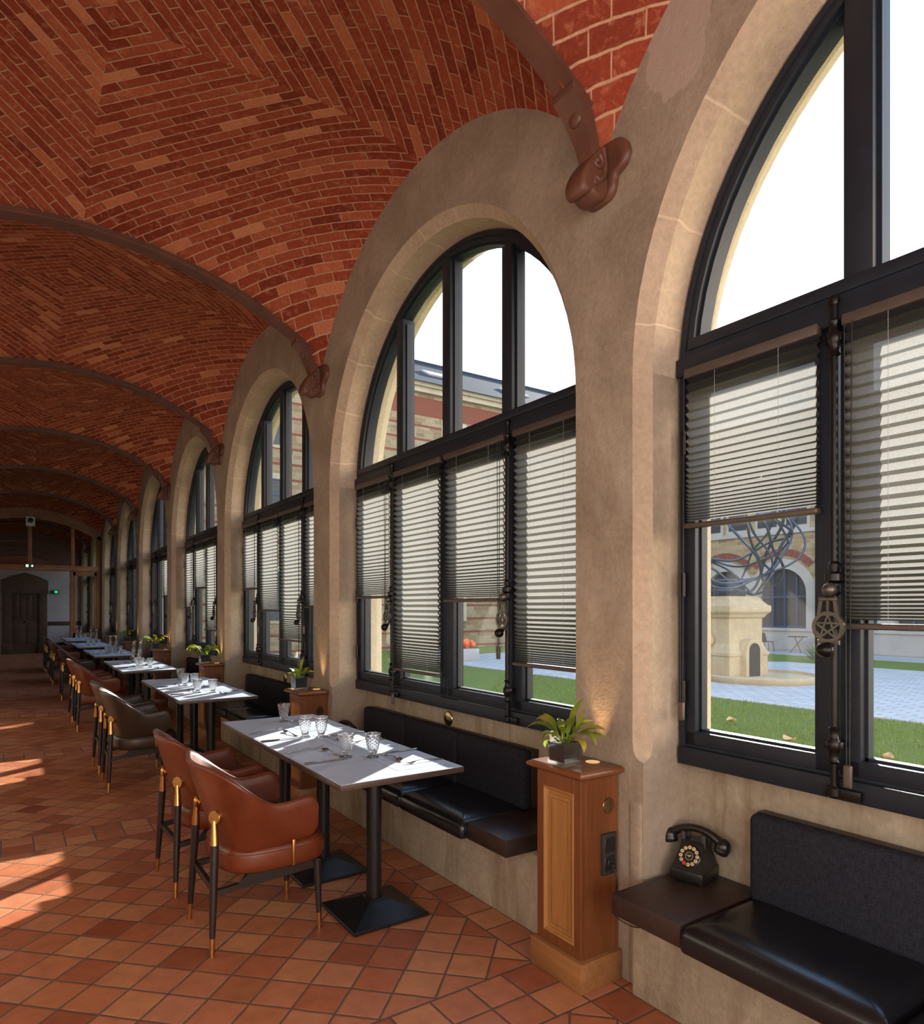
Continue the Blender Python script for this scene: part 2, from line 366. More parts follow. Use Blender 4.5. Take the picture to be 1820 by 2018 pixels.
# courtyard masonry: stone courses with thin red brick bands
def masonry(name, horiz, bands):
    t = NT(name); p = t.pos(); x, y, z = t.xyz(p)[:]
    h = {'x': x, 'y': y}[horiz]
    ry = t.m('DIVIDE', t.m('ADD', z, 10.0), 0.19); ri = t.m('FLOOR', ry)
    cx = t.m('ADD', t.m('DIVIDE', t.m('ADD', h, 500), 0.48), t.m('MULTIPLY', t.white(t.comb(ri, 1, 1)), 0.9)); ci = t.m('FLOOR', cx)
    c = t.ramp(t.white(t.comb(ri, ci, 4.0)), [(0, (0.24, 0.155, 0.080)), (0.4, (0.33, 0.235, 0.125)), (0.75, (0.37, 0.285, 0.175)), (1, (0.29, 0.17, 0.08))])
    c = t.mix(0.35, c, t.ramp(t.noise(p, 8, 4, 0.7), [(0.3, (0.5, 0.48, 0.45)), (0.7, (1.2, 1.2, 1.15))]), 'MULTIPLY')
    ed = t.m('MAXIMUM', t.ramp(t.m('ABSOLUTE', t.m('SUBTRACT', t.m('FRACT', ry), 0.5)), [(0.43, 0.0), (0.47, 1.0)]), t.ramp(t.m('ABSOLUTE', t.m('SUBTRACT', t.m('FRACT', cx), 0.5)), [(0.47, 0.0), (0.485, 1.0)]))
    c = t.mix(t.m('MULTIPLY', ed, 0.7), c, (0.34, 0.265, 0.17))
    if bands:
        f = t.m('FRACT', t.m('DIVIDE', t.m('ADD', z, 9.95), 0.68))
        b = t.m('LESS_THAN', f, 0.16)
        b = t.m('MAXIMUM', b, t.m('MULTIPLY', t.m('GREATER_THAN', z, 11.0), t.m('LESS_THAN', z, 11.9)))
        bc = t.mix(t.noise(p, 12, 3), (0.17, 0.040, 0.018), (0.25, 0.075, 0.038))
        c = t.mix(b, c, bc)
    t.base(c, 0.9); M[name] = t.mat
masonry('banded_masonry', 'x', True)
masonry('stone_masonry', 'y', False)
t = NT('arch_brick'); p = t.obj()
c = t.ramp(t.noise(p, 7, 3), [(0.3, (0.17, 0.040, 0.024)), (0.7, (0.25, 0.075, 0.05))]); t.base(c, 0.85); M['arch_brick'] = t.mat
t = NT('roof_tiles'); p = t.pos(); x, y, z = t.xyz(p)[:]
f = t.m('FRACT', t.m('DIVIDE', t.m('ADD', z, 50), 0.13)); g = t.m('FRACT', t.m('DIVIDE', t.m('ADD', x, 500), 0.22))
c = t.mix(t.m('MULTIPLY', t.m('ADD', f, g), 0.5), (0.022, 0.026, 0.034), (0.048, 0.056, 0.070)); t.base(c, 0.95); t.b.inputs['Specular IOR Level'].default_value = 0.05; M['roof_tiles'] = t.mat

def emit(name, col, s):
    t = NT(name); t.b.inputs['Base Color'].default_value = (0.02, 0.02, 0.02, 1)
    t.b.inputs['Emission Color'].default_value = (*col, 1); t.b.inputs['Emission Strength'].default_value = s; M[name] = t.mat
emit('lamp_warm', (1.0, 0.55, 0.22), 0.5)
emit('sign_lit', (0.75, 1.0, 0.85), 1.2)
emit('sign_led', (0.0, 0.45, 0.10), 1.6)

# ------------------------------------------------------------------ mesh helpers
class G:
    def __init__(s): s.v = []; s.f = []; s.mi = []; s.uv = None
    def add(s, vs, fs, m=0, X=None):
        o = len(s.v)
        if X is not None: vs = [X @ Vector(p) for p in vs]
        s.v += [tuple(p) for p in vs]; s.f += [tuple(i + o for i in f) for f in fs]; s.mi += [m] * len(fs)
        return s
    def box(s, x0, x1, y0, y1, z0, z1, m=0, X=None):
        v = [(x0, y0, z0), (x1, y0, z0), (x1, y1, z0), (x0, y1, z0), (x0, y0, z1), (x1, y0, z1), (x1, y1, z1), (x0, y1, z1)]
        return s.add(v, [(0, 3, 2, 1), (4, 5, 6, 7), (0, 1, 5, 4), (1, 2, 6, 5), (2, 3, 7, 6), (3, 0, 4, 7)], m, X)
    def rbox(s, x0, x1, y0, y1, z0, z1, r=0.01, seg=3, m=0, X=None, puff=0.0, sub=0):
        bm = bmesh.new(); bmesh.ops.create_cube(bm, size=1.0)
        for q in bm.verts: q.co = Vector(((x0 + x1) / 2 + q.co.x * (x1 - x0), (y0 + y1) / 2 + q.co.y * (y1 - y0), (z0 + z1) / 2 + q.co.z * (z1 - z0)))
        if sub: bmesh.ops.subdivide_edges(bm, edges=bm.edges[:], cuts=sub, use_grid_fill=True)
        r = min(r, 0.49 * min(x1 - x0, y1 - y0, z1 - z0))
        es = [e for e in bm.edges if len(e.link_faces) == 2 and e.calc_face_angle(0) > 0.5]
        bmesh.ops.bevel(bm, geom=es, offset=r, segments=seg, profile=0.5, affect='EDGES')
        if puff:
            for q in bm.verts:
                a = (q.co.x - (x0 + x1) / 2) / ((x1 - x0) / 2); b = (q.co.y - (y0 + y1) / 2) / ((y1 - y0) / 2)
                if q.co.z > (z0 + z1) / 2: q.co.z += puff * max(0, 1 - a ** 4) * max(0, 1 - b ** 4)
        bm.verts.index_update()
        s.add([q.co.copy() for q in bm.verts], [tuple(l.index for l in f.verts) for f in bm.faces], m, X); bm.free(); return s
    def tube(s, pts, r, seg=8, m=0, closed=False, X=None, caps=True):
        pts = [Vector(p) for p in pts]; n = len(pts); vs = []; fs = []
        rr = r if isinstance(r, (list, tuple)) else [r] * n
        up = None
        for i, p in enumerate(pts):
            a = pts[(i - 1) % n] if (i > 0 or closed) else p
            b = pts[(i + 1) % n] if (i < n - 1 or closed) else p
            d = (b - a)
            d = d.normalized() if d.length > 1e-9 else Vector((0, 0, 1))
            if up is None:
                up = Vector((0, 0, 1)) if abs(d.z) < 0.9 else Vector((1, 0, 0))
            sd_ = d.cross(up)
            if sd_.length < 1e-6: sd_ = d.orthogonal()
            sd_.normalize(); up = sd_.cross(d).normalized()
            for k in range(seg):
                t_ = 2 * PI * k / seg; vs.append(p + (sd_ * math.cos(t_) + up * math.sin(t_)) * rr[i])
        for i in range(n if closed else n - 1):
            for k in range(seg):
                a = i * seg + k; b = i * seg + (k + 1) % seg; c = ((i + 1) % n) * seg
                fs.append((a, b, c + (k + 1) % seg, c + k))
        if not closed and caps: fs += [tuple(range(seg))[::-1], tuple((n - 1) * seg + k for k in range(seg))]
        return s.add(vs, fs, m, X)
    def lathe(s, prof, seg=20, m=0, X=None, mod=None):
        vs = []; fs = []; n = len(prof)
        for i, (r, z) in enumerate(prof):
            for k in range(seg):
                t_ = 2 * PI * k / seg; q = r if mod is None else mod(r, z, t_, i)
                vs.append((q * math.cos(t_), q * math.sin(t_), z))
        for i in range(n - 1):
            for k in range(seg): fs.append((i * seg + k, i * seg + (k + 1) % seg, (i + 1) * seg + (k + 1) % seg, (i + 1) * seg + k))
        if prof[0][0] > 1e-6: fs.append(tuple(range(seg))[::-1])
        if prof[-1][0] > 1e-6: fs.append(tuple((n - 1) * seg + k for k in range(seg)))
        return s.add(vs, fs, m, X)
    def ball(s, c, r, m=0, seg=14, ring=8, sc=(1, 1, 1)):
        return s.lathe([(r * math.sin(PI * i / ring) + 1e-7, -r * math.cos(PI * i / ring)) for i in range(ring + 1)], seg, m, Matrix.Translation(c) @ Matrix.Diagonal((*sc, 1)))
    def prism(s, poly, h0, h1, axis='z', m=0, X=None):
        n = len(poly)
        def P(a, b, h): return {'z': (a, b, h), 'x': (h, a, b), 'y': (a, h, b)}[axis]
        vs = [P(a, b, h0) for a, b in poly] + [P(a, b, h1) for a, b in poly]
        fs = [tuple(range(n))[::-1], tuple(range(n, 2 * n))] + [(i, (i + 1) % n, n + (i + 1) % n, n + i) for i in range(n)]
        return s.add(vs, fs, m, X)
    def strip(s, rows, m=0, closed=False):      # rows: list of equally long point lists
        n = len(rows[0]); vs = [p for r in rows for p in r]; fs = []
        for i in range(len(rows) - 1):
            for k in range(n if closed else n - 1):
                fs.append((i * n + k, i * n + (k + 1) % n, (i + 1) * n + (k + 1) % n, (i + 1) * n + k))
        return s.add(vs, fs, m)
    def build(s, name, mats, parent=None, smooth=True, angle=38, loc=None):
        me = bpy.data.meshes.new(name); me.from_pydata(s.v, [], s.f)
        for mm in (mats if isinstance(mats, (list, tuple)) else [mats]): me.materials.append(M[mm])
        me.polygons.foreach_set('material_index', s.mi)
        if s.uv:
            L = me.uv_layers.new(name='UVMap'); d = []
            for p in me.polygons:
                for vi in p.vertices: d += s.uv[vi]
            L.data.foreach_set('uv', d)
        bm = bmesh.new(); bm.from_mesh(me)
        if not s.uv: bmesh.ops.recalc_face_normals(bm, faces=bm.faces)
        bm.to_mesh(me); bm.free()
        if smooth:
            me.polygons.foreach_set('use_smooth', [True] * len(me.polygons)); me.set_sharp_from_angle(angle=R(angle))
        me.update()
        o = bpy.data.objects.new(name, me); COL.objects.link(o)
        if parent: o.parent = parent
        if loc: o.location = loc
        return o

def smooth_path(pts, n=6):
    P = [Vector(p) for p in pts]; out = []
    for i in range(len(P) - 1):
        p0, p1, p2, p3 = P[max(0, i - 1)], P[i], P[i + 1], P[min(len(P) - 1, i + 2)]
        for k in range(n):
            t = k / n; out.append(0.5 * ((2 * p1) + (p2 - p0) * t + (2 * p0 - 5 * p1 + 4 * p2 - p3) * t * t + (3 * p1 - p0 - 3 * p2 + p3) * t ** 3))
    out.append(P[-1]); return out

def thing(name, label, cat, loc=(0, 0, 0), rz=0.0, group=None):
    o = bpy.data.objects.new(name, None); COL.objects.link(o); o.empty_display_size = 0.05
    o.location = loc; o.rotation_euler = (0, 0, rz); o['label'] = label; o['category'] = cat
    if group: o['group'] = group
    return o
def tag(o, label, cat, group=None, kind=None):
    o['label'] = label; o['category'] = cat
    if group: o['group'] = group
    if kind: o['kind'] = kind
    return o
def struct(o, label=None):
    o['kind'] = 'structure'
    if label: o['label'] = label
    return o
def sempty(name, loc=(0, 0, 0), label=None):
    o = bpy.data.objects.new(name, None); COL.objects.link(o); o.location = loc; struct(o, label); return o
KIDS = {}
def kids(o): return [c for c in bpy.data.objects if c.parent is o] if o.name not in KIDS else KIDS[o.name]
def dup(src, loc=None, rz=None, label=None, group=None):
    KIDS.setdefault(src.name, [c for c in bpy.data.objects if c.parent is src])
    r = src.copy(); COL.objects.link(r)
    if loc is not None: r.location = loc
    if rz is not None: r.rotation_euler = (0, 0, rz)
    if label: r['label'] = label
    if group: r['group'] = group
    for ch in kids(src):
        KIDS.setdefault(ch.name, [c for c in bpy.data.objects if c.parent is ch])
        c = ch.copy(); COL.objects.link(c); c.parent = r
        for g in kids(ch):
            d = g.copy(); COL.objects.link(d); d.parent = c
    return r
ORD = ['first', 'second', 'third', 'fourth', 'fifth', 'sixth', 'seventh', 'eighth', 'ninth']

# ------------------------------------------------------------------ the place
XW, XL, XC = 2.10, -1.26, 0.42            # pier face, opposite wall, middle of the corridor
BAYS = range(-1, 10)                      # bay 1 is the one with the telephone
def YC(i): return 0.4875 + BAY * (i - 1)  # middle of a bay
def YP(k): return 2.04 + BAY * k          # middle of the pier beyond bay k+1
ZS = 2.475                                # springing of the window arches
Y0, Y1 = YC(-1) - BAY / 2, YC(9) + BAY / 2
Y_SCREEN = YP(6)

g = G(); n = 40
g.box(XL - 0.3, 2.56, Y0 - 0.3, Y1 + 0.3, -0.12, 0.0)
struct(g.build('floor', 'floor', smooth=False), 'diagonal terracotta tile floor')

# right wall with its arched openings, niches and low bench wall
g = G(); NA = 40
angs = [PI * i / NA for i in range(NA + 1)]
def arch(c, r, x): return [(x, c + r * math.cos(a), ZS + r * math.sin(a)) for a in angs]
for i in BAYS:
    c = YC(i); ZT = 4.9
    ring = arch(c, 1.388, XW)
    g.strip([ring, [(XW, p[1], ZT) for p in ring]], 0)
    for s in (-1, 1):
        h = BAY / 2
        g.strip([[(XW, c + s * 1.388, z) for z in (0.0, 0.744, ZS, ZT)], [(XW, c + s * h, z) for z in (0.0, 0.744, ZS, ZT)]], 0)
        g.strip([[(XW, c + s * 1.388, z) for z in (0.0, 0.744)], [(XW, c + s * 1.333, z) for z in (0.0, 0.744)]], 0)
        zz = [0.744, 0.905, 0.910, 0.918, 0.93, 0.95, 0.985, ZS]; cc = [0.0, 0.0, 0.018, 0.032, 0.044, 0.051, 0.055, 0.055]
        A = [(XW, c + s * (1.333 + q), z) for z, q in zip(zz, cc)]
        B = [(XW + q * 1.05, c + s * 1.333, z) for z, q in zip(zz, cc)]
        # face between the chamfer stop and the ring line
        g.strip([[(XW, c + s * 1.388, z) for z in zz], A], 0)
        g.strip([A, B], 1)
        g.strip([B, [(2.42, c + s * 1.318, z) for z in zz]], 0)
        g.strip([[(XW, c + s * 1.333, z) for z in (0.0, 0.744)], [(2.42, c + s * 1.318, z) for z in (0.0, 0.744)]], 0)
        # outside reveal
        g.strip([[(2.42, c + s * 1.318, z) for z in (0.9, ZS)], [(2.42, c + s * 1.305, z) for z in (0.9, ZS)]], 3)
        g.strip([[(2.42, c + s * 1.305, z) for z in (0.9, ZS)], [(2.47, c + s * 1.300, z) for z in (0.9, ZS)], [(2.53, c + s * 1.33, z) for z in (0.88, ZS)]], 3)
        g.strip([[(2.53, c + s * 1.33, z) for z in (-0.6, ZS)], [(2.53, c + s * 1.388, z) for z in (-0.6, ZS)]], 3)
        g.strip([[(2.53, c + s * 1.388, z) for z in (-0.6, ZS, 8.0)], [(2.53, c + s * h, z) for z in (-0.6, ZS, 8.0)]], 3)
    # chamfered ring and soffit
    g.strip([arch(c, 1.388, XW), arch(c, 1.333, XW + 0.058)], 1)
    g.strip([arch(c, 1.333, XW + 0.058), arch(c, 1.318, 2.42)], 1)
    g.strip([arch(c, 1.318, 2.42), arch(c, 1.305, 2.42)], 3)
    g.strip([arch(c, 1.305, 2.42), arch(c, 1.300, 2.47), arch(c, 1.33, 2.53)], 3)
    o = arch(c, 1.33, 2.53); g.strip([o, arch(c, 1.388, 2.53)], 3)
    o = arch(c, 1.388, 2.53); g.strip([o, [(2.53, p[1], 8.0) for p in o]], 3)
    # niche back, sill outside, low wall under the bench
    g.box(2.375, 2.44, c - 1.325, c + 1.325, 0.0, 0.955, 2)
    g.add([(2.42, c - 1.33, 0.93), (2.42, c + 1.33, 0.93), (2.56, c + 1.33, 0.885), (2.56, c - 1.33, 0.885)], [(0, 1, 2, 3)], 3)
    g.box(2.44, 2.55, c - 1.32, c + 1.32, -0.6, 0.88, 3)
    g.rbox(2.045, 2.40, c - 1.345, c + 1.345, -0.02, 0.366, 0.012, 2, 2)
# rounded stops where the square pier foot meets the chamfer
for i in BAYS:
    for s in (-1, 1):
        g.rbox(2.094, 2.15, YC(i) + s * 1.372 - 0.040, YC(i) + s * 1.372 + 0.040, 0.0, 0.748, 0.02, 3, 0)
struct(g.build('wall_right', ['plaster', 'arch_stone', 'parapet_stone', 'outer_stone'], angle=30), 'rough stone arcade wall with arched window openings')

g = G(); g.box(XL - 0.3, XL, Y0 - 0.3, Y1, 0, 4.9); struct(g.build('wall_left', 'pale_plaster', smooth=False))
g = G(); g.box(XL - 0.3, 2.56, Y0 - 0.3, Y0, 0, 4.9); struct(g.build('wall_back', 'pale_plaster', smooth=False))
g = G(); g.box(XL, 2.5, Y1, Y1 + 0.3, 0, 2.85, 0); g.box(XL, 2.5, Y1, Y1 + 0.3, 2.85, 4.9, 1); struct(g.build('wall_end', ['far_plaster', 'iron_paint'], smooth=False), 'white plaster wall at the far end')

# brick vault, one shallow dome per bay
RB = 2.85
def beamz(d): return 4.045 - (RB - math.sqrt(RB * RB - d * d))
def wallz(dy):
    return 2.603 + math.sqrt(max(0.0, 1.727 ** 2 - dy * dy))
WK = wallz(BAY / 2)
def vault(dx, dy):
    a = abs(dx); b = beamz(dx) + 0.045
    if a > 1.0: b -= 0.12 * ((a - 1.0) / 0.68) ** 2
    gq = 0.27 + 0.61 * (a / 1.68) ** 2
    return b + (wallz(dy) - WK) * gq
g = G(); g.uv = []; NX, NY = 56, 44
for i in BAYS:
    c = YC(i); base = len(g.v)
    xs = [-1.68 + 3.36 * k / NX for k in range(NX + 1)]; ys = [-BAY / 2 + BAY * k / NY for k in range(NY + 1)]
    Z = [[vault(a, b) for b in ys] for a in xs]
    sxl = [[0.0] * (NY + 1) for _ in xs]; syl = [[0.0] * (NY + 1) for _ in xs]
    for b in range(NY + 1):
        acc = 0.0
        for a in range(NX // 2 + 1, NX + 1):
            acc += (xs[a] - xs[a - 1]) * 1.06; sxl[a][b] = acc; sxl[NX - a][b] = acc
    for a in range(NX + 1):
        acc = 0.0
        for b in range(NY // 2 + 1, NY + 1):
            acc += (ys[b] - ys[b - 1]) * 1.06; syl[a][b] = acc; syl[a][NY - b] = acc
    # four quadrants with vertices of their own, so that the courses turn sharply on the folds
    for qi, (ax, bx) in enumerate(((0, 0), (NX // 2, 0), (0, NY // 2), (NX // 2, NY // 2))):
        vs = []; fs = []; w = NY // 2 + 1
        for a in range(ax, ax + NX // 2 + 1):
            for b in range(bx, bx + NY // 2 + 1):
                vs.append((XC + xs[a], c + ys[b], Z[a][b]))
                sgn = 1 if qi in (0, 3) else -1
                g.uv.append(((sxl[a][b] - syl[a][b]) * 0.70711 * sgn + 9.12 + qi * 3.1 + 20 * (i + 3), (sxl[a][b] + syl[a][b]) * 0.70711 + 12.0 * qi + 48.0 * (i + 3)))
        for a in range(NX // 2):
            for b in range(NY // 2):
                fs.append((a * w + b, a * w + b + 1, (a + 1) * w + b + 1, (a + 1) * w + b))
        g.add(vs, fs, 0)
struct(g.build('ceiling', 'brick', angle=60), 'red brick vault with diagonal courses')

# iron ribs across the corridor, each with its scrolled bracket on the pier
def rib_meshes():
    g = G(); N = 44; w = 0.056
    rows = []
    prof = [(-w, 0.0), (w, 0.0), (w, 0.016), (w * 0.86, 0.022), (w * 0.86, 0.030), (0.022, 0.036), (0.022, 0.11), (-0.022, 0.11), (-0.022, 0.036), (-w * 0.86, 0.030), (-w * 0.86, 0.022), (-w, 0.016)]
    for i in range(N + 1):
        d = -1.60 + 3.16 * i / N; z = beamz(d); a = math.asin(d / RB)
        rows.append([(XC + d + math.sin(a) * h, y, z + math.cos(a) * h) for y, h in prof])
    g.strip(rows, 0, closed=True)
    b = G()
    pts = [(1.895, 3.622), (1.945, 3.575), (1.978, 3.52), (2.002, 3.47), (2.020, 3.42), (2.03, 3.38)]
    rows = []
    for k, (x, z) in enumerate(pts):
        hw = [0.060, 0.058, 0.050, 0.043, 0.040, 0.038][k]; t_ = 0.024
        rows.append([(x - t_, -hw, z - t_ * .6), (x - t_, hw, z - t_ * .6), (x + t_, hw, z + t_ * .6), (x + t_, -hw, z + t_ * .6)])
    b.strip(rows, 0, closed=True)
    for k, (x, z) in enumerate(((1.885, 3.625), (1.902, 3.61), (1.919, 3.594))):
        b.rbox(x - 0.015, x + 0.015, -0.064 + 0.004 * k, 0.064 - 0.004 * k, z - 0.013, z + 0.013, 0.004, 2)
    b.ball((1.945, 0, 3.550), 0.040, 0, 16, 8, (0.55, 1, 1))
    # scrolled console standing out from the wall: a lobed cheek on each side, rounded at its rim
    out = [(2.095, 3.435), (2.05, 3.445), (2.008, 3.405), (1.975, 3.365), (1.947, 3.325), (1.930, 3.285), (1.926, 3.25), (1.937, 3.228), (1.958, 3.222), (1.976, 3.233), (1.990, 3.226), (2.022, 3.216), (2.055, 3.227), (2.083, 3.258), (2.098, 3.31)]
    out = [(p.x, p.y) for p in smooth_path([(x, z, 0) for x, z in out + out[:1]], 3)[:-1]]
    cx_, cz_ = 2.02, 3.32
    rows = []
    for y, s in ((-0.056, .80), (-0.052, .93), (-0.042, 1.0), (0.042, 1.0), (0.052, .93), (0.056, .80)): rows.append([(cx_ + (x - cx_) * s, y, cz_ + (z - cz_) * s) for x, z in out])
    b.strip(rows, 0, closed=True); nn = len(out); b.add(rows[0], [tuple(range(nn))]); b.add(rows[-1], [tuple(range(nn))])
    for s in (-1, 1):
        b.tube([(2.010 + (.034 - .0022 * k) * math.cos(1.2 - k * .5), s * 0.056, 3.365 + (.034 - .0022 * k) * math.sin(1.2 - k * .5)) for k in range(13)], [0.013 - .0006 * k for k in range(13)], 8)
        b.tube(smooth_path([(2.045, s * .055, 3.43), (2.055, s * .055, 3.37), (2.050, s * .055, 3.32), (2.020, s * .055, 3.290), (2.005, s * .055, 3.30)], 5), 0.013, 8)
        b.rbox(1.985, 2.015, min(s * .05, s * .064), max(s * .05, s * .064), 3.262, 3.300, 0.008, 2)
        b.ball((2.008, s * .058, 3.366), 0.012)
    # lobed wall plate
    pl = [(-.165, 3.375), (-.150, 3.425), (-.115, 3.458), (-.06, 3.47), (.06, 3.47), (.115, 3.458), (.150, 3.425), (.165, 3.375), (.140, 3.335), (.095, 3.315), (.085, 3.27), (.05, 3.235), (-.05, 3.235), (-.085, 3.27), (-.095, 3.315), (-.140, 3.335)]
    pl = [(p.x, p.y) for p in smooth_path([(y, z, 0) for y, z in pl + pl[:1]], 3)[:-1]]
    rows = [[(x, y * s, 3.36 + (z - 3.36) * s) for y, z in pl] for x, s in ((2.0995, 1.0), (2.080, 1.0), (2.070, .93), (2.068, .80))]
    b.strip(rows, 0, closed=True); b.add(rows[-1], [tuple(range(len(pl)))])
    return g, b
rg_, br_ = rib_meshes()
def rib_label(k):
    if k == -1: return 'brown iron rib behind the bay with the telephone'
    return ['brown iron arched rib springing from the pier between telephone window and next window', 'second brown iron arched rib along the vault from the telephone', 'third brown iron arched rib along the vault from the telephone', 'fourth brown iron arched rib along the vault from the telephone',
            'fifth brown iron arched rib along the vault from the telephone', 'sixth brown iron arched rib along the vault from the telephone', 'seventh brown iron arched rib, just above the timber screen', 'brown iron arched rib behind the glass of the timber screen'][k]
rib = thing('arch_rib', rib_label(0), 'ceiling rib', (0, YP(0), 0), 0, 'iron ribs across the vault')
rib['kind'] = 'thing'
rg_.build('iron_arch', 'iron_paint', rib); br_.build('bracket', 'iron_paint', rib, angle=50)
for k in range(1, 6): dup(rib, (0, YP(k), 0), None, rib_label(k))
dup(rib, (0, YP(7), 0), None, rib_label(7))

# ------------------------------------------------------------------ windows
def arch_band(g, r0, r1, x0, x1, zb, m=0, seg=36):
    path = [(-1, zb, None)] 
    A = [PI * k / seg for k in range(seg + 1)]
    rows = [[(x0, -r0, zb), (x0, -r1, zb), (x1, -r1, zb), (x1, -r0, zb)]]
    for a in reversed(A):
        ca, sa = math.cos(a), math.sin(a)
        rows.append([(x0, r0 * ca, ZS + r0 * sa), (x0, r1 * ca, ZS + r1 * sa), (x1, r1 * ca, ZS + r1 * sa), (x1, r0 * ca, ZS + r0 * sa)])
    rows.append([(x0, r0, zb), (x0, r1, zb), (x1, r1, zb), (x1, r0, zb)])
    g.strip(rows, m, closed=True)
    n_ = len(rows) * 4
    g.add(rows[0], [(0, 1, 2, 3)], m); g.add(rows[-1], [(3, 2, 1, 0)], m)
def arcz(r, dy): return ZS + math.sqrt(max(0.0, r * r - dy * dy))

win = sempty('window_1', (0, YC(1), 0), 'dark framed arched window above the telephone')
g = G()
arch_band(g, 1.314, 1.288, 2.298, 2.41, 0.90)
arch_band(g, 1.290, 1.258, 2.304, 2.405, 2.55)
arch_band(g, 1.260, 1.244, 2.325, 2.39, 2.60)
g.rbox(2.288, 2.42, -1.316, 1.316, 0.885, 0.958, 0.006, 2)
g.box(2.31, 2.42, -1.30, 1.30, 0.95, 0.975)
g.build('frame', 'frame_paint', win, angle=30)
g = G(); g.rbox(2.282, 2.42, -1.320, 1.320, 2.47, 2.545, 0.006, 2); g.box(2.30, 2.41, -1.285, 1.285, 2.54, 2.575); g.rbox(2.292, 2.40, -1.27, 1.27, 2.572, 2.618, 0.006, 2)
g.build('transom', 'frame_paint', win, angle=30)
MUL = (-0.625, 0.0, 0.61)
for dy in MUL:
    g = G(); g.rbox(2.302, 2.40, dy - 0.045, dy + 0.045, 2.60, arcz(1.262, abs(dy) + 0.045) + 0.01, 0.004, 2)
    g.box(2.330, 2.385, dy - 0.060, dy + 0.060, 2.60, arcz(1.248, abs(dy) + 0.06))
    g.build('mullion', 'frame_paint', win, angle=30)
for a, b in ((-1.25, -0.67), (-0.58, -0.045), (0.045, 0.565), (0.655, 1.25)):
    g = G(); N = 16; ys = [a + (b - a) * k / N for k in range(N + 1)]
    g.strip([[(2.36, y, 2.61) for y in ys], [(2.36, y, max(2.612, arcz(1.252, y))) for y in ys]])
    g.build('lunette_pane', 'window_glass', win, smooth=False)
CAS = ((0.690, 1.288, .066, .046), (0.018, 0.670, .060, .066), (-0.670, -0.018, .066, .060), (-1.288, -0.690, .046, .066))
hinge_at = (1, 0, 0, -1)
for q, (a, b, s0_, s1_) in enumerate(CAS):
    g = G(); z0, z1 = 0.968, 2.468
    for y0, y1, zz0, zz1 in ((a, a + s0_, z0, z1), (b - s1_, b, z0, z1), (a, b, z0, z0 + 0.055), (a, b, z1 - 0.06, z1)):
        g.rbox(2.305, 2.385, y0, y1, zz0, zz1, 0.005, 2)
    for y0, y1, zz0, zz1 in ((a + s0_, a + s0_ + 0.010, z0, z1), (b - s1_ - 0.010, b - s1_, z0, z1), (a + s0_, b - s1_, z0 + 0.055, z0 + 0.064), (a + s0_, b - s1_, z1 - 0.070, z1 - 0.06)):
        g.box(2.335, 2.37, y0, y1, zz0, zz1)
    c_ = g.build('casement', 'frame_paint', win, angle=30)
    g = G(); g.add([(2.352, a + s0_, z0 + .05), (2.352, b - s1_, z0 + .05), (2.352, b - s1_, z1 - .05), (2.352, a + s0_, z1 - .05)], [(0, 1, 2, 3)])
    g.build('pane', 'window_glass', c_, smooth=False)
    if hinge_at[q]:
        for z in (1.18, 1.62, 2.20):
            g = G(); y = b if hinge_at[q] > 0 else a
            g.lathe([(0.009, -0.05), (0.011, -0.048), (0.011, 0.048), (0.009, 0.05)], 10, 0, Matrix.Translation((2.292, y, z))); g.box(2.290, 2.304, y - 0.006, y + 0.006, z - .045, z + .045)
            g.build('hinge', 'black_iron', c_)
g = G(); g.rbox(2.308, 2.40, -0.018, 0.018, 0.965, 2.47, 0.004, 2); g.build('post', 'frame_paint', win)
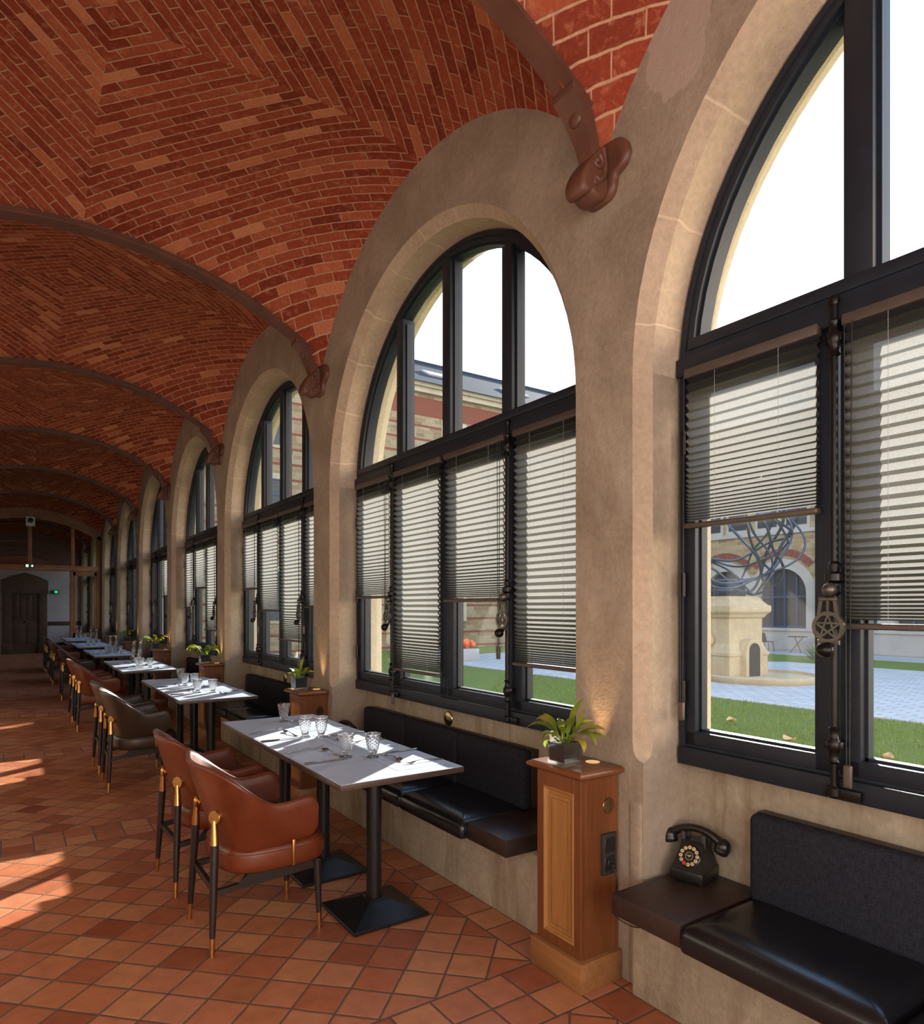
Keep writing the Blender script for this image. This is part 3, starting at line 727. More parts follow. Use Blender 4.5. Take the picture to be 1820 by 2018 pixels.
for s_, dy in ((0, 0.672), (1, -0.672)):
    g = G(); T = lambda z: Matrix.Translation((2.272, dy, z))
    g.lathe([(0.0115, 0.905), (0.0115, 2.55)], 12, 0, Matrix.Translation((2.272, dy, 0)))
    for z in (1.07, 2.42):
        g.lathe([(0.012, -0.062), (0.019, -0.055), (0.014, -0.045), (0.018, -0.02), (0.024, -0.012), (0.024, 0.012), (0.018, 0.02), (0.014, 0.045), (0.019, 0.055), (0.012, 0.062)], 14, 0, T(z))
        g.rbox(2.262, 2.31, dy - 0.028, dy + 0.028, z - 0.014, z + 0.014, 0.003, 2)
    g.lathe([(0.014, -0.02), (0.021, -0.012), (0.021, 0.012), (0.014, 0.02)], 14, 0, T(0.915)); g.lathe([(0.014, -0.015), (0.018, 0), (0.014, 0.015)], 14, 0, T(2.545))
    g.rbox(2.268, 2.284, dy - 0.085, dy + 0.03, 0.895, 0.930, 0.003, 2); g.tube([(2.272, dy, 2.53), (2.30, dy, 2.53)], 0.010)
    g.lathe([(0.013, -0.06), (0.020, -0.052), (0.015, -0.04), (0.017, -0.02), (0.030, -0.01), (0.030, 0.012), (0.016, 0.02), (0.020, 0.045), (0.013, 0.055)], 14, 0, T(1.625))
    es = g.build('espagnolette', 'black_iron', win)
    g = G(); hx = 2.235
    g.ball((hx + 0.008, dy, 1.585), 0.024)
    g.tube([(2.272, dy, 1.59), (hx, dy, 1.585)], 0.012)
    g.rbox(hx - 0.008, hx + 0.010, dy - 0.030, dy + 0.030, 1.548, 1.560, 0.003, 2)
    def bar(p, q_, w, g=g, cnt=[0]):
        cnt[0] += 1; ht = .0060 - .00025 * cnt[0]
        (y0, z0), (y1, z1) = p, q_; d = Vector((y1 - y0, z1 - z0)).normalized(); nx, nz = -d.y * w, d.x * w
        g.add([(hx - ht, y0 + nx, z0 + nz), (hx - ht, y0 - nx, z0 - nz), (hx - ht, y1 - nx, z1 - nz), (hx - ht, y1 + nx, z1 + nz), (hx + ht, y0 + nx, z0 + nz), (hx + ht, y0 - nx, z0 - nz), (hx + ht, y1 - nx, z1 - nz), (hx + ht, y1 + nx, z1 + nz)],
              [(0, 1, 2, 3), (7, 6, 5, 4), (0, 4, 5, 1), (1, 5, 6, 2), (2, 6, 7, 3), (3, 7, 4, 0)])
    bar((dy - 0.022, 1.552), (dy - 0.030, 1.500), 0.006); bar((dy + 0.022, 1.552), (dy + 0.030, 1.500), 0.006); bar((dy, 1.552), (dy, 1.505), 0.004); bar((dy - .028, 1.503), (dy + .028, 1.503), 0.004)
    cz = 1.462; rr = 0.046
    ring_ = [[(hx + x, dy + r_ * math.cos(2 * PI * k / 28), cz + r_ * math.sin(2 * PI * k / 28)) for x, r_ in ((-.006, rr - .006), (-.006, rr + .006), (.006, rr + .006), (.006, rr - .006))] for k in range(29)]
    g.strip(ring_, 0, closed=True)
    st = [(dy + 0.042 * math.sin(2 * PI * k / 5), cz + 0.042 * math.cos(2 * PI * k / 5)) for k in range(5)]
    for k in range(5): bar(st[k], st[(k + 2) % 5], 0.003)
    bar((dy - 0.036, cz - 0.050), (dy + 0.036, cz - 0.050), 0.007)
    g.build('handle', 'pewter', es, angle=40)
    g = G(); g.ball((hx - 0.022, dy, 1.388), 0.029, 0, 16, 10, (0.8, 1, 0.85)); g.tube([(hx - 0.022, dy, 1.39), (hx + 0.004, dy, 1.405)], 0.012)
    g.build('knob', 'black_iron', es)
for i in range(2, 10):
    w_ = dup(win, (0, YC(i), 0)); w_.name = 'window_%d' % i
    w_['label'] = ORD[i - 1] + ' arched window from the telephone'

# ------------------------------------------------------------------ blinds
BS = ((0.725, 1.265), (0.030, 0.645), (-0.640, -0.030), (-1.265, -0.725))
BZ = {1: (1.845, 1.455, 1.50, 1.30), 2: (1.595, 1.083, 1.56, 1.212), 3: (1.73, 1.488, 1.20, 1.524), 4: (1.52, 1.80, 1.215, 1.40),
      5: (None, None, 1.715, None), 6: (None, None, 1.75, None), 7: (None, None, 1.8, None)}
def state(z): return 'half raised' if z > 1.7 else ('nearly closed' if z < 1.3 else 'lowered past halfway')
CHAIN = {(1, 0): (1.27, 1.11), (1, 1): (0.62, 0.98), (2, 2): (-0.61, 1.28), (2, 3): None}
for i, zs in BZ.items():
    for q, zb in enumerate(zs):
        if zb is None: continue
        a, b = BS[q]; z_top = 2.455
        where = 'window above the telephone' if i == 1 else ORD[i - 1] + ' window from the telephone'
        t_ = thing('pleated_blind', 'dark pleated blind, %s, %s casement, %s' % (state(zb), ('far side', 'far middle', 'near middle', 'near side')[q], where), 'blind', (0, YC(i), 0), 0, 'pleated window blinds')
        g = G(); g.rbox(2.262, 2.300, a, b, z_top - 0.005, z_top + 0.032, 0.004, 2); g.build('headrail', 'blind_rail', t_)
        H = z_top - (zb + 0.022)
        k = 0; z = z_top; zl = [z]
        p0 = 0.0185
        while z > zb + 0.03 and k < 400:
            left = z - (zb + 0.02)
            stp = p0 if left > 0.40 else max(0.0052, p0 * (0.22 + 0.78 * left / 0.40))
            z -= stp; zl.append(max(z, zb + 0.018)); k += 1
        rows = [[(2.2925 if m_ % 2 else 2.2690, yy, z) for yy in (a + 0.004, b - 0.004)] for m_, z in enumerate(zl)]
        g = G(); g.strip(rows); g.build('pleated_fabric', 'blind_fabric', t_, smooth=False)
        g = G(); g.rbox(2.260, 2.298, a, b, zb, zb + 0.020, 0.006, 3); g.build('bottom_rail', 'blind_rail', t_)
        for yy in (a + 0.14, b - 0.14):
            g = G(); g.tube([(2.267, yy, z_top), (2.267, yy, zb)], 0.0007, 4); g.build('lift_cord', 'planter_grey', t_)
        ch = CHAIN.get((i, q), (b - 0.02 if q in (1, 3) else a + 0.02, zb - 0.2) if i < 5 else None)
        if ch:
            yy, zc = ch
            g = G()
            pts = []
            for s2 in (-0.012, 0.012):
                m_ = 60; zz = z_top
                g.tube([(2.256, yy + s2 * (1 - 0.6 * (k / m_)), z_top - (z_top - zc - 0.03) * k / m_) for k in range(m_ + 1)], [0.0016 if k % 2 else 0.0024 for k in range(m_ + 1)], 5)
            c_ = g.build('bead_chain', 'cord_black', t_)
            g = G(); g.rbox(2.248, 2.262, yy - 0.014, yy + 0.014, zc - 0.04, zc + 0.035, 0.006, 3)
            g.build('chain_weight', 'blind_rail', c_)

# ------------------------------------------------------------------ the timber screen and the far end
def timber_arch(g, x0, x1, y0, y1, dz0, dz1, n=40):
    rows = []
    for k in range(n + 1):
        x = x0 + (x1 - x0) * k / n; z = beamz(min(1.66, abs(x - XC)))
        rows.append([(x, y0, z + dz0), (x, y0, z + dz1), (x, y1, z + dz1), (x, y1, z + dz0)])
    g.strip(rows, 0, closed=True)
d1 = sempty('door_1', (0, Y_SCREEN, 0), 'glazed timber screen with arched top across the corridor')
g = G(); timber_arch(g, XL + .02, 2.09, -0.05, 0.05, -0.17, 0.06)
timber_arch(g, XL + .02, 2.09, -0.035, 0.035, -0.20, -0.15)
g.build('arched_frame', 'screen_wood', d1, angle=30)
g = G(); g.rbox(XL + .01, 2.09, -0.06, 0.06, 2.50, 2.625, 0.01, 2); g.rbox(XL + .01, 2.09, -0.075, 0.06, 2.60, 2.64, 0.008, 2); g.build('transom', 'screen_wood', d1, angle=30)
for x0, x1 in ((0.42, 0.515), (1.385, 1.47)):
    g = G(); g.rbox(x0, x1, -0.04, 0.04, 2.62, beamz(abs((x0 + x1) / 2 - XC)) - 0.10, 0.006, 2); g.build('mullion', 'screen_wood', d1, angle=30)
g = G(); g.rbox(1.985, 2.095, -0.05, 0.05, 0.0, 3.46, 0.008, 2); g.build('side_post', 'screen_wood', d1)
g = G(); g.rbox(1.36, 1.43, -0.05, 0.05, 0.0, 2.52, 0.008, 2); g.build('jamb_post', 'screen_wood', d1)
g = G()
for a in ((1.43, 1.50, 0.02, 2.49), (1.935, 1.99, 0.02, 2.49), (1.43, 1.99, 2.38, 2.49), (1.43, 1.99, 0.02, 0.86)): g.rbox(a[0], a[1], -0.03, 0.03, a[2], a[3], 0.006, 2)
g.rbox(1.50, 1.93, -0.036, 0.036, 0.18, 0.74, 0.01, 2)
lf = g.build('side_leaf', 'screen_wood', d1, angle=30)
g = G(); g.add([(1.49, 0, 0.85), (1.94, 0, 0.85), (1.94, 0, 2.39), (1.49, 0, 2.39)], [(0, 1, 2, 3)]); g.build('pane', 'screen_glass', lf, smooth=False)
for x0, x1 in ((XL + .05, 0.42), (0.515, 1.385), (1.47, 1.99)):
    N = 14; xs = [x0 + (x1 - x0) * k / N for k in range(N + 1)]
    g = G(); g.strip([[(x, 0, 2.62) for x in xs], [(x, 0, beamz(min(1.66, abs(x - XC))) - 0.14) for x in xs]]); g.build('pane', 'screen_glass', d1, smooth=False)

YE = Y1
d2 = sempty('door_2', (0, YE, 0), 'dark panelled wooden door with carved surround at the far end')
g = G(); g.rbox(-0.17, 0.10, -0.14, 0, 0, 2.30, 0.015, 2); g.rbox(0.86, 1.10, -0.14, 0, 0, 2.30, 0.015, 2)
g.prism([(-0.20, 2.02), (1.13, 2.02), (1.13, 2.44), (0.80, 2.60), (0.46, 2.70), (0.12, 2.60), (-0.20, 2.44)], -0.16, 0, 'y'); g.rbox(-0.19, 0.12, -0.17, 0, 0, 0.32, 0.01, 2); g.rbox(0.84, 1.12, -0.17, 0, 0, 0.32, 0.01, 2)
g.build('surround', 'door_wood', d2, angle=30)
g = G(); g.box(0.10, 0.86, -0.06, 0, 0, 2.05)
for x0, x1, z0, z1 in ((0.15, 0.31, 1.12, 1.95), (0.33, 0.49, 1.12, 1.95), (0.52, 0.67, 1.12, 1.95), (0.69, 0.81, 1.12, 1.95), (0.15, 0.46, 0.30, 1.02), (0.51, 0.81, 0.30, 1.02)): g.rbox(x0, x1, -0.078, -0.05, z0, z1, 0.012, 2)
lf = g.build('leaf', 'door_wood', d2, angle=30)
g = G(); g.ball((0.46, -0.10, 1.06), 0.035); g.tube([(0.46, -0.06, 1.06), (0.46, -0.1, 1.06)], 0.012); g.build('handle', 'black_iron', lf)
g = G(); g.rbox(1.12, 2.1, YE - 0.03, YE, 0.93, 1.06, 0.008, 2); g.rbox(1.12, 2.1, YE - 0.045, YE, 1.03, 1.06, 0.006, 2); struct(g.build('trim_1', 'door_wood'), 'brown chair rail on the far wall')

t_ = thing('exit_sign', 'lit emergency exit sign with running figure and arrow on timber screen transom', 'sign', (0.462, Y_SCREEN - 0.085, 2.61), 0)
g = G(); g.rbox(-0.115, 0.115, -0.02, 0.01, -0.045, 0.045, 0.006, 2); g.build('housing', 'sign_green', t_)
g = G(); g.box(-0.085, -0.030, -0.022, -0.018, -0.032, 0.032); g.build('figure_panel', 'sign_lit', t_)
g = G()
g.prism([(-0.062, 0.020), (-0.054, 0.020), (-0.045, 0.006), (-0.040, -0.004), (-0.050, 0.000), (-0.052, -0.010), (-0.043, -0.026), (-0.050, -0.026), (-0.058, -0.012), (-0.072, -0.026), (-0.076, -0.022), (-0.064, -0.004)], -0.024, -0.022, 'y'); g.ball((-0.055, -0.023, 0.026), 0.005, 0, 8, 6)
g.build('running_figure', 'sign_green', t_)
g = G(); g.prism([(0.045, 0.030), (0.060, 0.030), (0.060, 0.002), (0.082, 0.002), (0.0525, -0.032), (0.023, 0.002), (0.045, 0.002)], -0.024, -0.019, 'y'); g.build('arrow', 'sign_lit', t_)
t_ = thing('emergency_light', 'small green lit emergency light on white wall right of dark door', 'light', (1.315, YE - 0.001, 2.07), 0)
g = G(); g.rbox(-0.125, 0.125, -0.05, 0, -0.05, 0.05, 0.01, 2); g.build('housing', 'outlet_grey', t_)
g = G(); g.box(0.0, 0.09, -0.054, -0.048, -0.03, 0.03); g.build('lamp_window', 'sign_led', t_)
t_ = thing('wall_speaker', 'white square speaker box with black cone on the screen arch', 'speaker', (0.478, Y_SCREEN - 0.055, 3.755), 0)
g = G(); g.rbox(-0.10, 0.10, -0.05, 0.0, -0.122, 0.122, 0.008, 2); g.build('box', 'white_plastic', t_)
g = G(); g.lathe([(0.062, 0), (0.066, 0.008), (0.060, 0.02), (0.03, 0.03), (0.0001, 0.033)], 20, 0, Matrix.Translation((0, -0.05, 0.025)) @ Matrix.Rotation(R(90), 4, 'X')); g.build('cone', 'pot_black', t_)

# ------------------------------------------------------------------ benches, side shelves, wall discs
CUT = {1: 0.985}
def cushion(g, x0, x1, y0, y1, z0, z1):
    def loop(d, z, r=0.022):
        out = []
        for cx, cy, a0 in ((x1 - d - r, y1 - d - r, 0), (x0 + d + r, y1 - d - r, 90), (x0 + d + r, y0 + d + r, 180), (x1 - d - r, y0 + d + r, 270)):
            for k in range(6): a = R(a0 + 18 * k); out.append((cx + r * math.cos(a), cy + r * math.sin(a), z))
        return out
    prof = [(0.012, z0), (0.003, z0 + .004), (0.0, z0 + .012), (0.0, z1 - .034), (0.003, z1 - .020), (0.010, z1 - .006), (0.022, z1 + .006), (0.042, z1 + .015), (0.075, z1 + .022), (0.115, z1 + .026), (0.16, z1 + .027)]
    rows = [loop(d, z, max(0.004, 0.022 - d * .1)) for d, z in prof]
    g.strip(rows, 0, closed=True); n = len(rows[0]); g.add(rows[0], [tuple(range(n))]); g.add(rows[-1], [tuple(range(n))])
for i in range(1, 8):
    c = YC(i); na = -0.985 if i == 1 else -0.815; a, b = c + na, c + CUT.get(i, 1.13)
    nm = 'first bench bay, beside the telephone' if i == 1 else ORD[i - 1] + ' bench bay from the telephone'
    t_ = thing('banquette_bench', 'black leather bench with charcoal fabric backrest in the ' + nm, 'bench', (0, 0, 0), 0, 'wall benches')
    L = (b - a); n = 3
    for k in range(n):
        g = G(); ya, yb = a + L * k / n, a + L * (k + 1) / n
        cushion(g, 1.868, 2.29, ya + 0.0015, yb - 0.0015, 0.366, 0.450); g.build('seat_cushion', 'leather_black', t_, angle=70)
        g = G(); g.rbox(2.262, 2.335, ya + 0.0008, yb - 0.0008, 0.44, 0.768, 0.03 if k in (0, n - 1) else 0.02, 4); g.build('backrest', 'fabric', t_, angle=60)
    g = G(); g.rbox(2.325, 2.375, a + 0.0, b, 0.40, 0.762, 0.004, 2); g.build('back_board', 'bench_wood', t_)
    sn = thing('bench_shelf', 'dark wooden side shelf at near end of the ' + nm, 'shelf', (0, 0, 0), 0, 'bench side shelves')
    g = G(); g.rbox(1.905, 2.37, c + na - 0.318, c + na - 0.002, 0.368, 0.45, 0.003, 2); g.build('board', 'bench_wood', sn)
    lab = 'dark wooden side shelf holding the big black telephone' if i == 1 else 'dark wooden side shelf at far end of the ' + nm
    sf = thing('bench_shelf', lab, 'shelf', (0, 0, 0), 0, 'bench side shelves')
    g = G(); g.rbox(1.885, 2.37, b + 0.002, c + 1.300, 0.371, 0.45, 0.003, 2); g.build('board', 'bench_wood', sf)
    if i > 1:
        d = thing('wall_disc', 'round bronze disc on wall under the %s window from the telephone' % ORD[i - 1], 'disc', (2.375, c + 0.085, 0.806), 0, 'bronze discs under the windows')
        g = G(); g.lathe([(0.0001, -0.012), (0.035, -0.011), (0.047, -0.006), (0.050, 0.0)], 28, 0, Matrix.Rotation(R(90), 4, 'Y')); g.build('disc_plate', 'antique_brass', d)

# ------------------------------------------------------------------ pedestals with their plants
def make_pedestal():
    t = thing('wooden_pedestal', 'x', 'pedestal', (0, YP(0) + 0.04, 0), 0, 'panelled pedestals against the piers')
    g = G(); g.rbox(1.862, 2.092, -0.154, 0.154, 0.0, 0.120, 0.004, 2); g.build('plinth', 'pedestal_plinth', t)
    g = G(); g.box(1.896, 2.092, -0.132, 0.132, 0.10, 0.842)
    for y0, y1, z0, z1 in ((-0.132, -0.092, 0.12, 0.842), (0.092, 0.132, 0.12, 0.842), (-0.092, 0.092, 0.775, 0.842), (-0.092, 0.092, 0.12, 0.165)): g.rbox(1.882, 1.90, y0, y1, z0, z1, 0.0015, 1)
    g.build('body', 'pedestal_wood', t, angle=30)
    g = G()
    def fr(o0, o1, x0, x1, g=g):
        yo, zo0, zo1 = 0.092 - o0, 0.165 + o0, 0.775 - o0; yi, zi0, zi1 = 0.092 - o1, 0.165 + o1, 0.775 - o1
        g.strip([[(x0, -yo, zo0), (x0, yo, zo0), (x0, yo, zo1), (x0, -yo, zo1), (x0, -yo, zo0)], [(x1, -yi, zi0), (x1, yi, zi0), (x1, yi, zi1), (x1, -yi, zi1), (x1, -yi, zi0)]])
    prof = [(0.0, 1.8835), (0.004, 1.8800), (0.009, 1.8835), (0.012, 1.8895), (0.018, 1.8915), (0.020, 1.8950), (0.028, 1.8950), (0.0285, 1.8900), (0.040, 1.8900), (0.0405, 1.8935), (0.046, 1.8935), (0.0465, 1.8880)]
    for (o0, x0), (o1, x1) in zip(prof, prof[1:]): fr(o0, o1, x0, x1)
    yi, z0, z1 = 0.092 - 0.0465, 0.165 + 0.0465, 0.775 - 0.0465; g.add([(1.888, -yi, z0), (1.888, yi, z0), (1.888, yi, z1), (1.888, -yi, z1)], [(0, 1, 2, 3)])
    g.build('raised_panel', 'pedestal_panel', t, angle=20)
    g = G(); rows = []
    for off, z in ((0.000, 0.838), (0.014, 0.840), (0.022, 0.846), (0.030, 0.850), (0.034, 0.856), (0.034, 0.862), (0.030, 0.868), (0.022, 0.872), (0.016, 0.875)):
        rows.append([(1.882 - off, -0.132 - off, z), (2.093, -0.132 - off, z), (2.093, 0.132 + off, z), (1.882 - off, 0.132 + off, z)])
    g.strip(rows, 0, closed=True); g.add(rows[-1], [(0, 1, 2, 3)]); g.build('top_board', 'pedestal_top', t, angle=25)
    g = G(); g.lathe([(0.033, 0.0), (0.031, 0.004), (0.0001, 0.005)], 26, 0, Matrix.Translation((2.037, -0.133, 0.716)) @ Matrix.Rotation(R(90), 4, 'X')); g.build('brass_disc', 'antique_brass', t)
    g = G(); g.lathe([(0.030, 0.0), (0.030, 0.0015), (0.0001, 0.0016)], 24, 0, Matrix.Translation((2.045, -0.035, 0.875))); g.build('uplight', 'lamp_warm', t)
    return t
PN = ['wooden pedestal with socket plate, standing beside the telephone shelf', 'wooden pedestal holding the small bushy plant in clear glass pot', 'third wooden pedestal from the telephone, under a drooping plant', 'fourth wooden pedestal from the telephone, under a sprawling plant', 'fifth wooden pedestal from the telephone, under a short upright plant', 'sixth wooden pedestal from the telephone, with nothing growing on it']
ped = make_pedestal(); ped['label'] = PN[0]
PEDS = [ped] + [dup(ped, (0, YP(k) + 0.0, 0), None, PN[k]) for k in range(1, 6)]
# the first one alone has a socket plate
g = G(); g.rbox(1.993, 2.073, -0.146, -0.131, 0.438, 0.606, 0.003, 2)
pl = g.build('socket_plate', 'outlet_grey', ped)
g = G(); g.rbox(2.004, 2.062, -0.148, -0.144, 0.530, 0.590, 0.002, 1); g.lathe([(0.021, 0.0), (0.023, 0.003), (0.019, 0.0035), (0.0001, -0.006)], 20, 0, Matrix.Translation((2.033, -0.147, 0.560)) @ Matrix.Rotation(R(90), 4, 'X'))
g.build('socket', 'outlet_dark', pl)
g = G(); g.rbox(2.004, 2.062, -0.148, -0.144, 0.455, 0.515, 0.002, 1); g.rbox(2.020, 2.045, -0.151, -0.146, 0.468, 0.500, 0.002, 1); g.build('data_socket', 'outlet_dark', pl)
for k in range(6):
    d = bpy.data.lights.new('pedestal_uplight', 'SPOT'); d.energy = 5; d.color = (1.0, 0.62, 0.30); d.spot_size = R(46); d.spot_blend = 0.7; d.shadow_soft_size = 0.02
    o = bpy.data.objects.new('pedestal_uplight', d); COL.objects.link(o); o.location = (2.045, (YP(k) if k else YP(0) + 0.04) - 0.035, 0.885); o.rotation_euler = (R(180), R(4), 0)

cb = G(); yb_ = YP(0) + 0.04
cb.rbox(2.026, 2.040, yb_ - 0.172, yb_ - 0.150, 0.466, 0.486, 0.004, 2, 0)
pts = [(2.033, yb_ - 0.165, 0.47), (2.036, yb_ - 0.176, 0.44), (2.036, yb_ - 0.176, 0.38), (2.028, yb_ - 0.170, 0.30), (2.032, yb_ - 0.20, 0.275), (2.036, yb_ - 0.27, 0.272), (2.038, yb_ - 0.33, 0.30), (2.039, yb_ - 0.36, 0.345), (2.039, yb_ - 0.37, 0.366)]
cb.tube(smooth_path(pts), 0.0022, 6)
o = cb.build('telephone_cable', 'cord_black'); tag(o, 'thin black cable from pedestal socket running under the telephone shelf', 'cable')

def leaf(g, base, az, length, width, lift, droop, m=0, n=8, twist=0.0, stem=0.35):
    # a stalk that opens into a pointed blade, arching over
    p = Vector(base); el = lift; rows = []; d_len = length / n
    dirh = Vector((math.cos(az), math.sin(az), 0)); side = Vector((-math.sin(az), math.cos(az), 0))
    for k in range(n + 1):
        t = k / n
        if t < stem: w = 0.0022
        else:
            q = (t - stem) / (1 - stem); w = max(0.0004, 1.35 * width * (math.sin(PI * min(1, q ** 0.75)) ** 0.8) * 0.5)
        up = Vector((0, 0, 1)) * math.cos(el) - dirh * math.sin(el)
        tw = twist * t; sdv = side * math.cos(tw) + up * math.sin(tw)
        rows.append([p - sdv * w + up * w * 0.35, p.copy(), p + sdv * w + up * w * 0.35])
        p = p + (dirh * math.cos(el) + Vector((0, 0, 1)) * math.sin(el)) * d_len
        el -= droop / n * (0.4 + 1.2 * t)
    g.strip(rows, m)
def pot(t, w=0.104, h=0.098):
    hw = w / 2
    g = G(); o = [(-hw, -hw), (hw, -hw), (hw, hw), (-hw, hw)]
    def sq(s, z): return [(x * s, y * s, z) for x, y in o]
    rows = [sq(0.90, 0.0), sq(0.96, 0.004), sq(1.0, h), sq(0.95, h), sq(0.90, 0.016)]
    g.strip(rows, 0, closed=True); g.add(rows[0], [(3, 2, 1, 0)]); g.add(rows[-1], [(0, 1, 2, 3)]); gp = g.build('glass_pot', 'pot_glass', t, angle=30)
    g = G(); g.strip([sq(0.84, 0.018), sq(0.925, h - 0.004), sq(0.86, h - 0.004), sq(0.84, h - 0.014)], 0, closed=True); g.add(sq(0.84, 0.018), [(3, 2, 1, 0)]); g.build('inner_pot', 'pot_black', t, angle=30)
    g = G(); g.add(sq(0.85, h - 0.013), [(0, 1, 2, 3)]); g.rbox(-hw * .8, hw * .8, -hw * .8, hw * .8, h - 0.03, h - 0.010, 0.008, 2, sub=2); g.build('soil', 'soil', t)
def plant(label, loc, rz, leaves, mats, flower=False, seed=1):
    rnd = random.Random(seed)
    t = thing('potted_plant', label, 'plant', loc, rz, 'potted plants on the pedestals'); pot(t)
    g = G()
    for (az, ln, wd, lift, droop, m) in leaves:
        r_ = rnd.uniform(0.005, 0.028); a2 = az + rnd.uniform(-0.5, 0.5)
        leaf(g, (r_ * math.cos(a2), r_ * math.sin(a2), 0.085), az, ln, wd, lift, droop, m, 9, rnd.uniform(-0.6, 0.6), 0.42)
    g.build('leaves', mats, t, angle=80)
    if flower:
        g = G()
        g.ball((-0.040, 0.035, 0.120), 0.016, 0, 12, 8, (0.8, 0.8, 1.2)); g.ball((-0.045, 0.030, 0.100), 0.010, 0, 10, 8)
        g.tube([(-0.02, 0.02, 0.085), (-0.040, 0.035, 0.108)], 0.002, 5); g.build('flower', 'flower_white', t)
    return t
# direction seen from the camera: right along the wall = -Y, towards the lens = -X
SC = 180 / PI
LL = [(R(-70), .215, .040, R(78), .50, 0), (R(100), .19, .030, R(70), 2.3, 2), (R(110), .22, .030, R(50), 2.2, 0), (R(95), .17, .026, R(52), 1.2, 0), (R(-78), .175, .034, R(58), -.35, 0), (R(-75), .21, .026, R(48), 1.4, 2), (R(-70), .19, .022, R(40), 1.6, 0),
      (R(-85), .20, .030, R(52), 2.6, 0), (R(170), .13, .034, R(60), 3.0, 0), (R(-60), .14, .022, R(50), 1.0, 0), (R(-100), .145, .026, R(45), 3.0, 2), (R(150), .15, .030, R(80), 1.0, 0), (R(120), .14, .024, R(75), .9, 1), (R(-150), .13, .024, R(70), 1.4, 0), (R(30), .14, .028, R(70), 1.3, 0),
      (R(60), .15, .028, R(62), 1.5, 0), (R(-30), .15, .028, R(66), 1.4, 0), (R(-120), .12, .024, R(60), 1.9, 1), (R(100), .11, .022, R(35), 1.7, 0), (R(95), .10, .022, R(20), 2.4, 1), (R(10), .12, .024, R(60), 1.9, 0), (R(140), .10, .02, R(60), 2.0, 1), (R(-45), .12, .026, R(52), 2.0, 0), (R(75), .11, .02, R(82), .8, 0), (R(-110), .10, .02, R(82), .8, 1), (R(180), .09, .02, R(70), 2.4, 0)]
plant('leafy peace lily in dark cube pot on the pedestal beside the telephone', (1.915, YP(0) + 0.035, 0.876), 0, LL, ['leaf_green', 'leaf_fresh', 'leaf_yellow'], True, 3)
LL = [(R(a), l, .030, R(b), d, 1 if k % 3 else 0) for k, (a, l, b, d) in enumerate(((-60, .185, 84, .4), (100, .12, 60, 1.0), (120, .11, 70, 1.2), (-40, .12, 70, 1.2), (-90, .12, 60, 1.6), (180, .10, 60, 1.6), (150, .11, 75, 1.2), (-150, .11, 65, 1.6), (20, .12, 70, 1.2), (60, .12, 66, 1.2), (-110, .10, 60, 1.9), (80, .10, 50, 1.6), (-20, .11, 60, 1.6)))]
plant('small bushy fresh green plant in a clear cube pot with black liner', (1.920, YP(1) + 0.015, 0.876), 0, LL, ['leaf_green', 'leaf_fresh', 'leaf_yellow'], False, 4)
def droopy(n, seed, ln, fresh):
    rnd = random.Random(seed)
    return [(2 * PI * k / n + rnd.uniform(-.3, .3), ln * rnd.uniform(.8, 1.2), rnd.uniform(.034, .05), R(rnd.uniform(58, 80)), rnd.uniform(2.2, 3.6), rnd.choice(fresh)) for k in range(n)]
plant('round drooping yellow-green plant, third along the pedestals from the telephone', (1.915, YP(2) + 0.015, 0.876), 0, droopy(18, 5, .22, (0, 1, 1, 2)), ['leaf_green', 'leaf_fresh', 'leaf_yellow'], False, 5)
plant('sprawling yellowish plant, fourth along the pedestals from the telephone', (1.900, YP(3) + 0.015, 0.876), 0, droopy(15, 8, .225, (0, 2, 2, 1)), ['leaf_green', 'leaf_fresh', 'leaf_yellow'], False, 6)
LL = [(R(-60), .24, .05, R(70), 2.2, 2), (R(-80), .22, .05, R(60), 2.6, 2), (R(100), .2, .045, R(60), 2.0, 0), (R(120), .18, .04, R(70), 1.6, 0), (R(180), .2, .05, R(60), 3.2, 2), (R(20), .19, .04, R(75), 1.2, 0), (R(-150), .17, .04, R(70), 2.4, 0)]
plant('short upright plant with yellow leaves, fifth along the pedestals', (1.915, YP(4) + 0.015, 0.876), 0, LL, ['leaf_green', 'leaf_fresh', 'leaf_yellow'], False, 7)

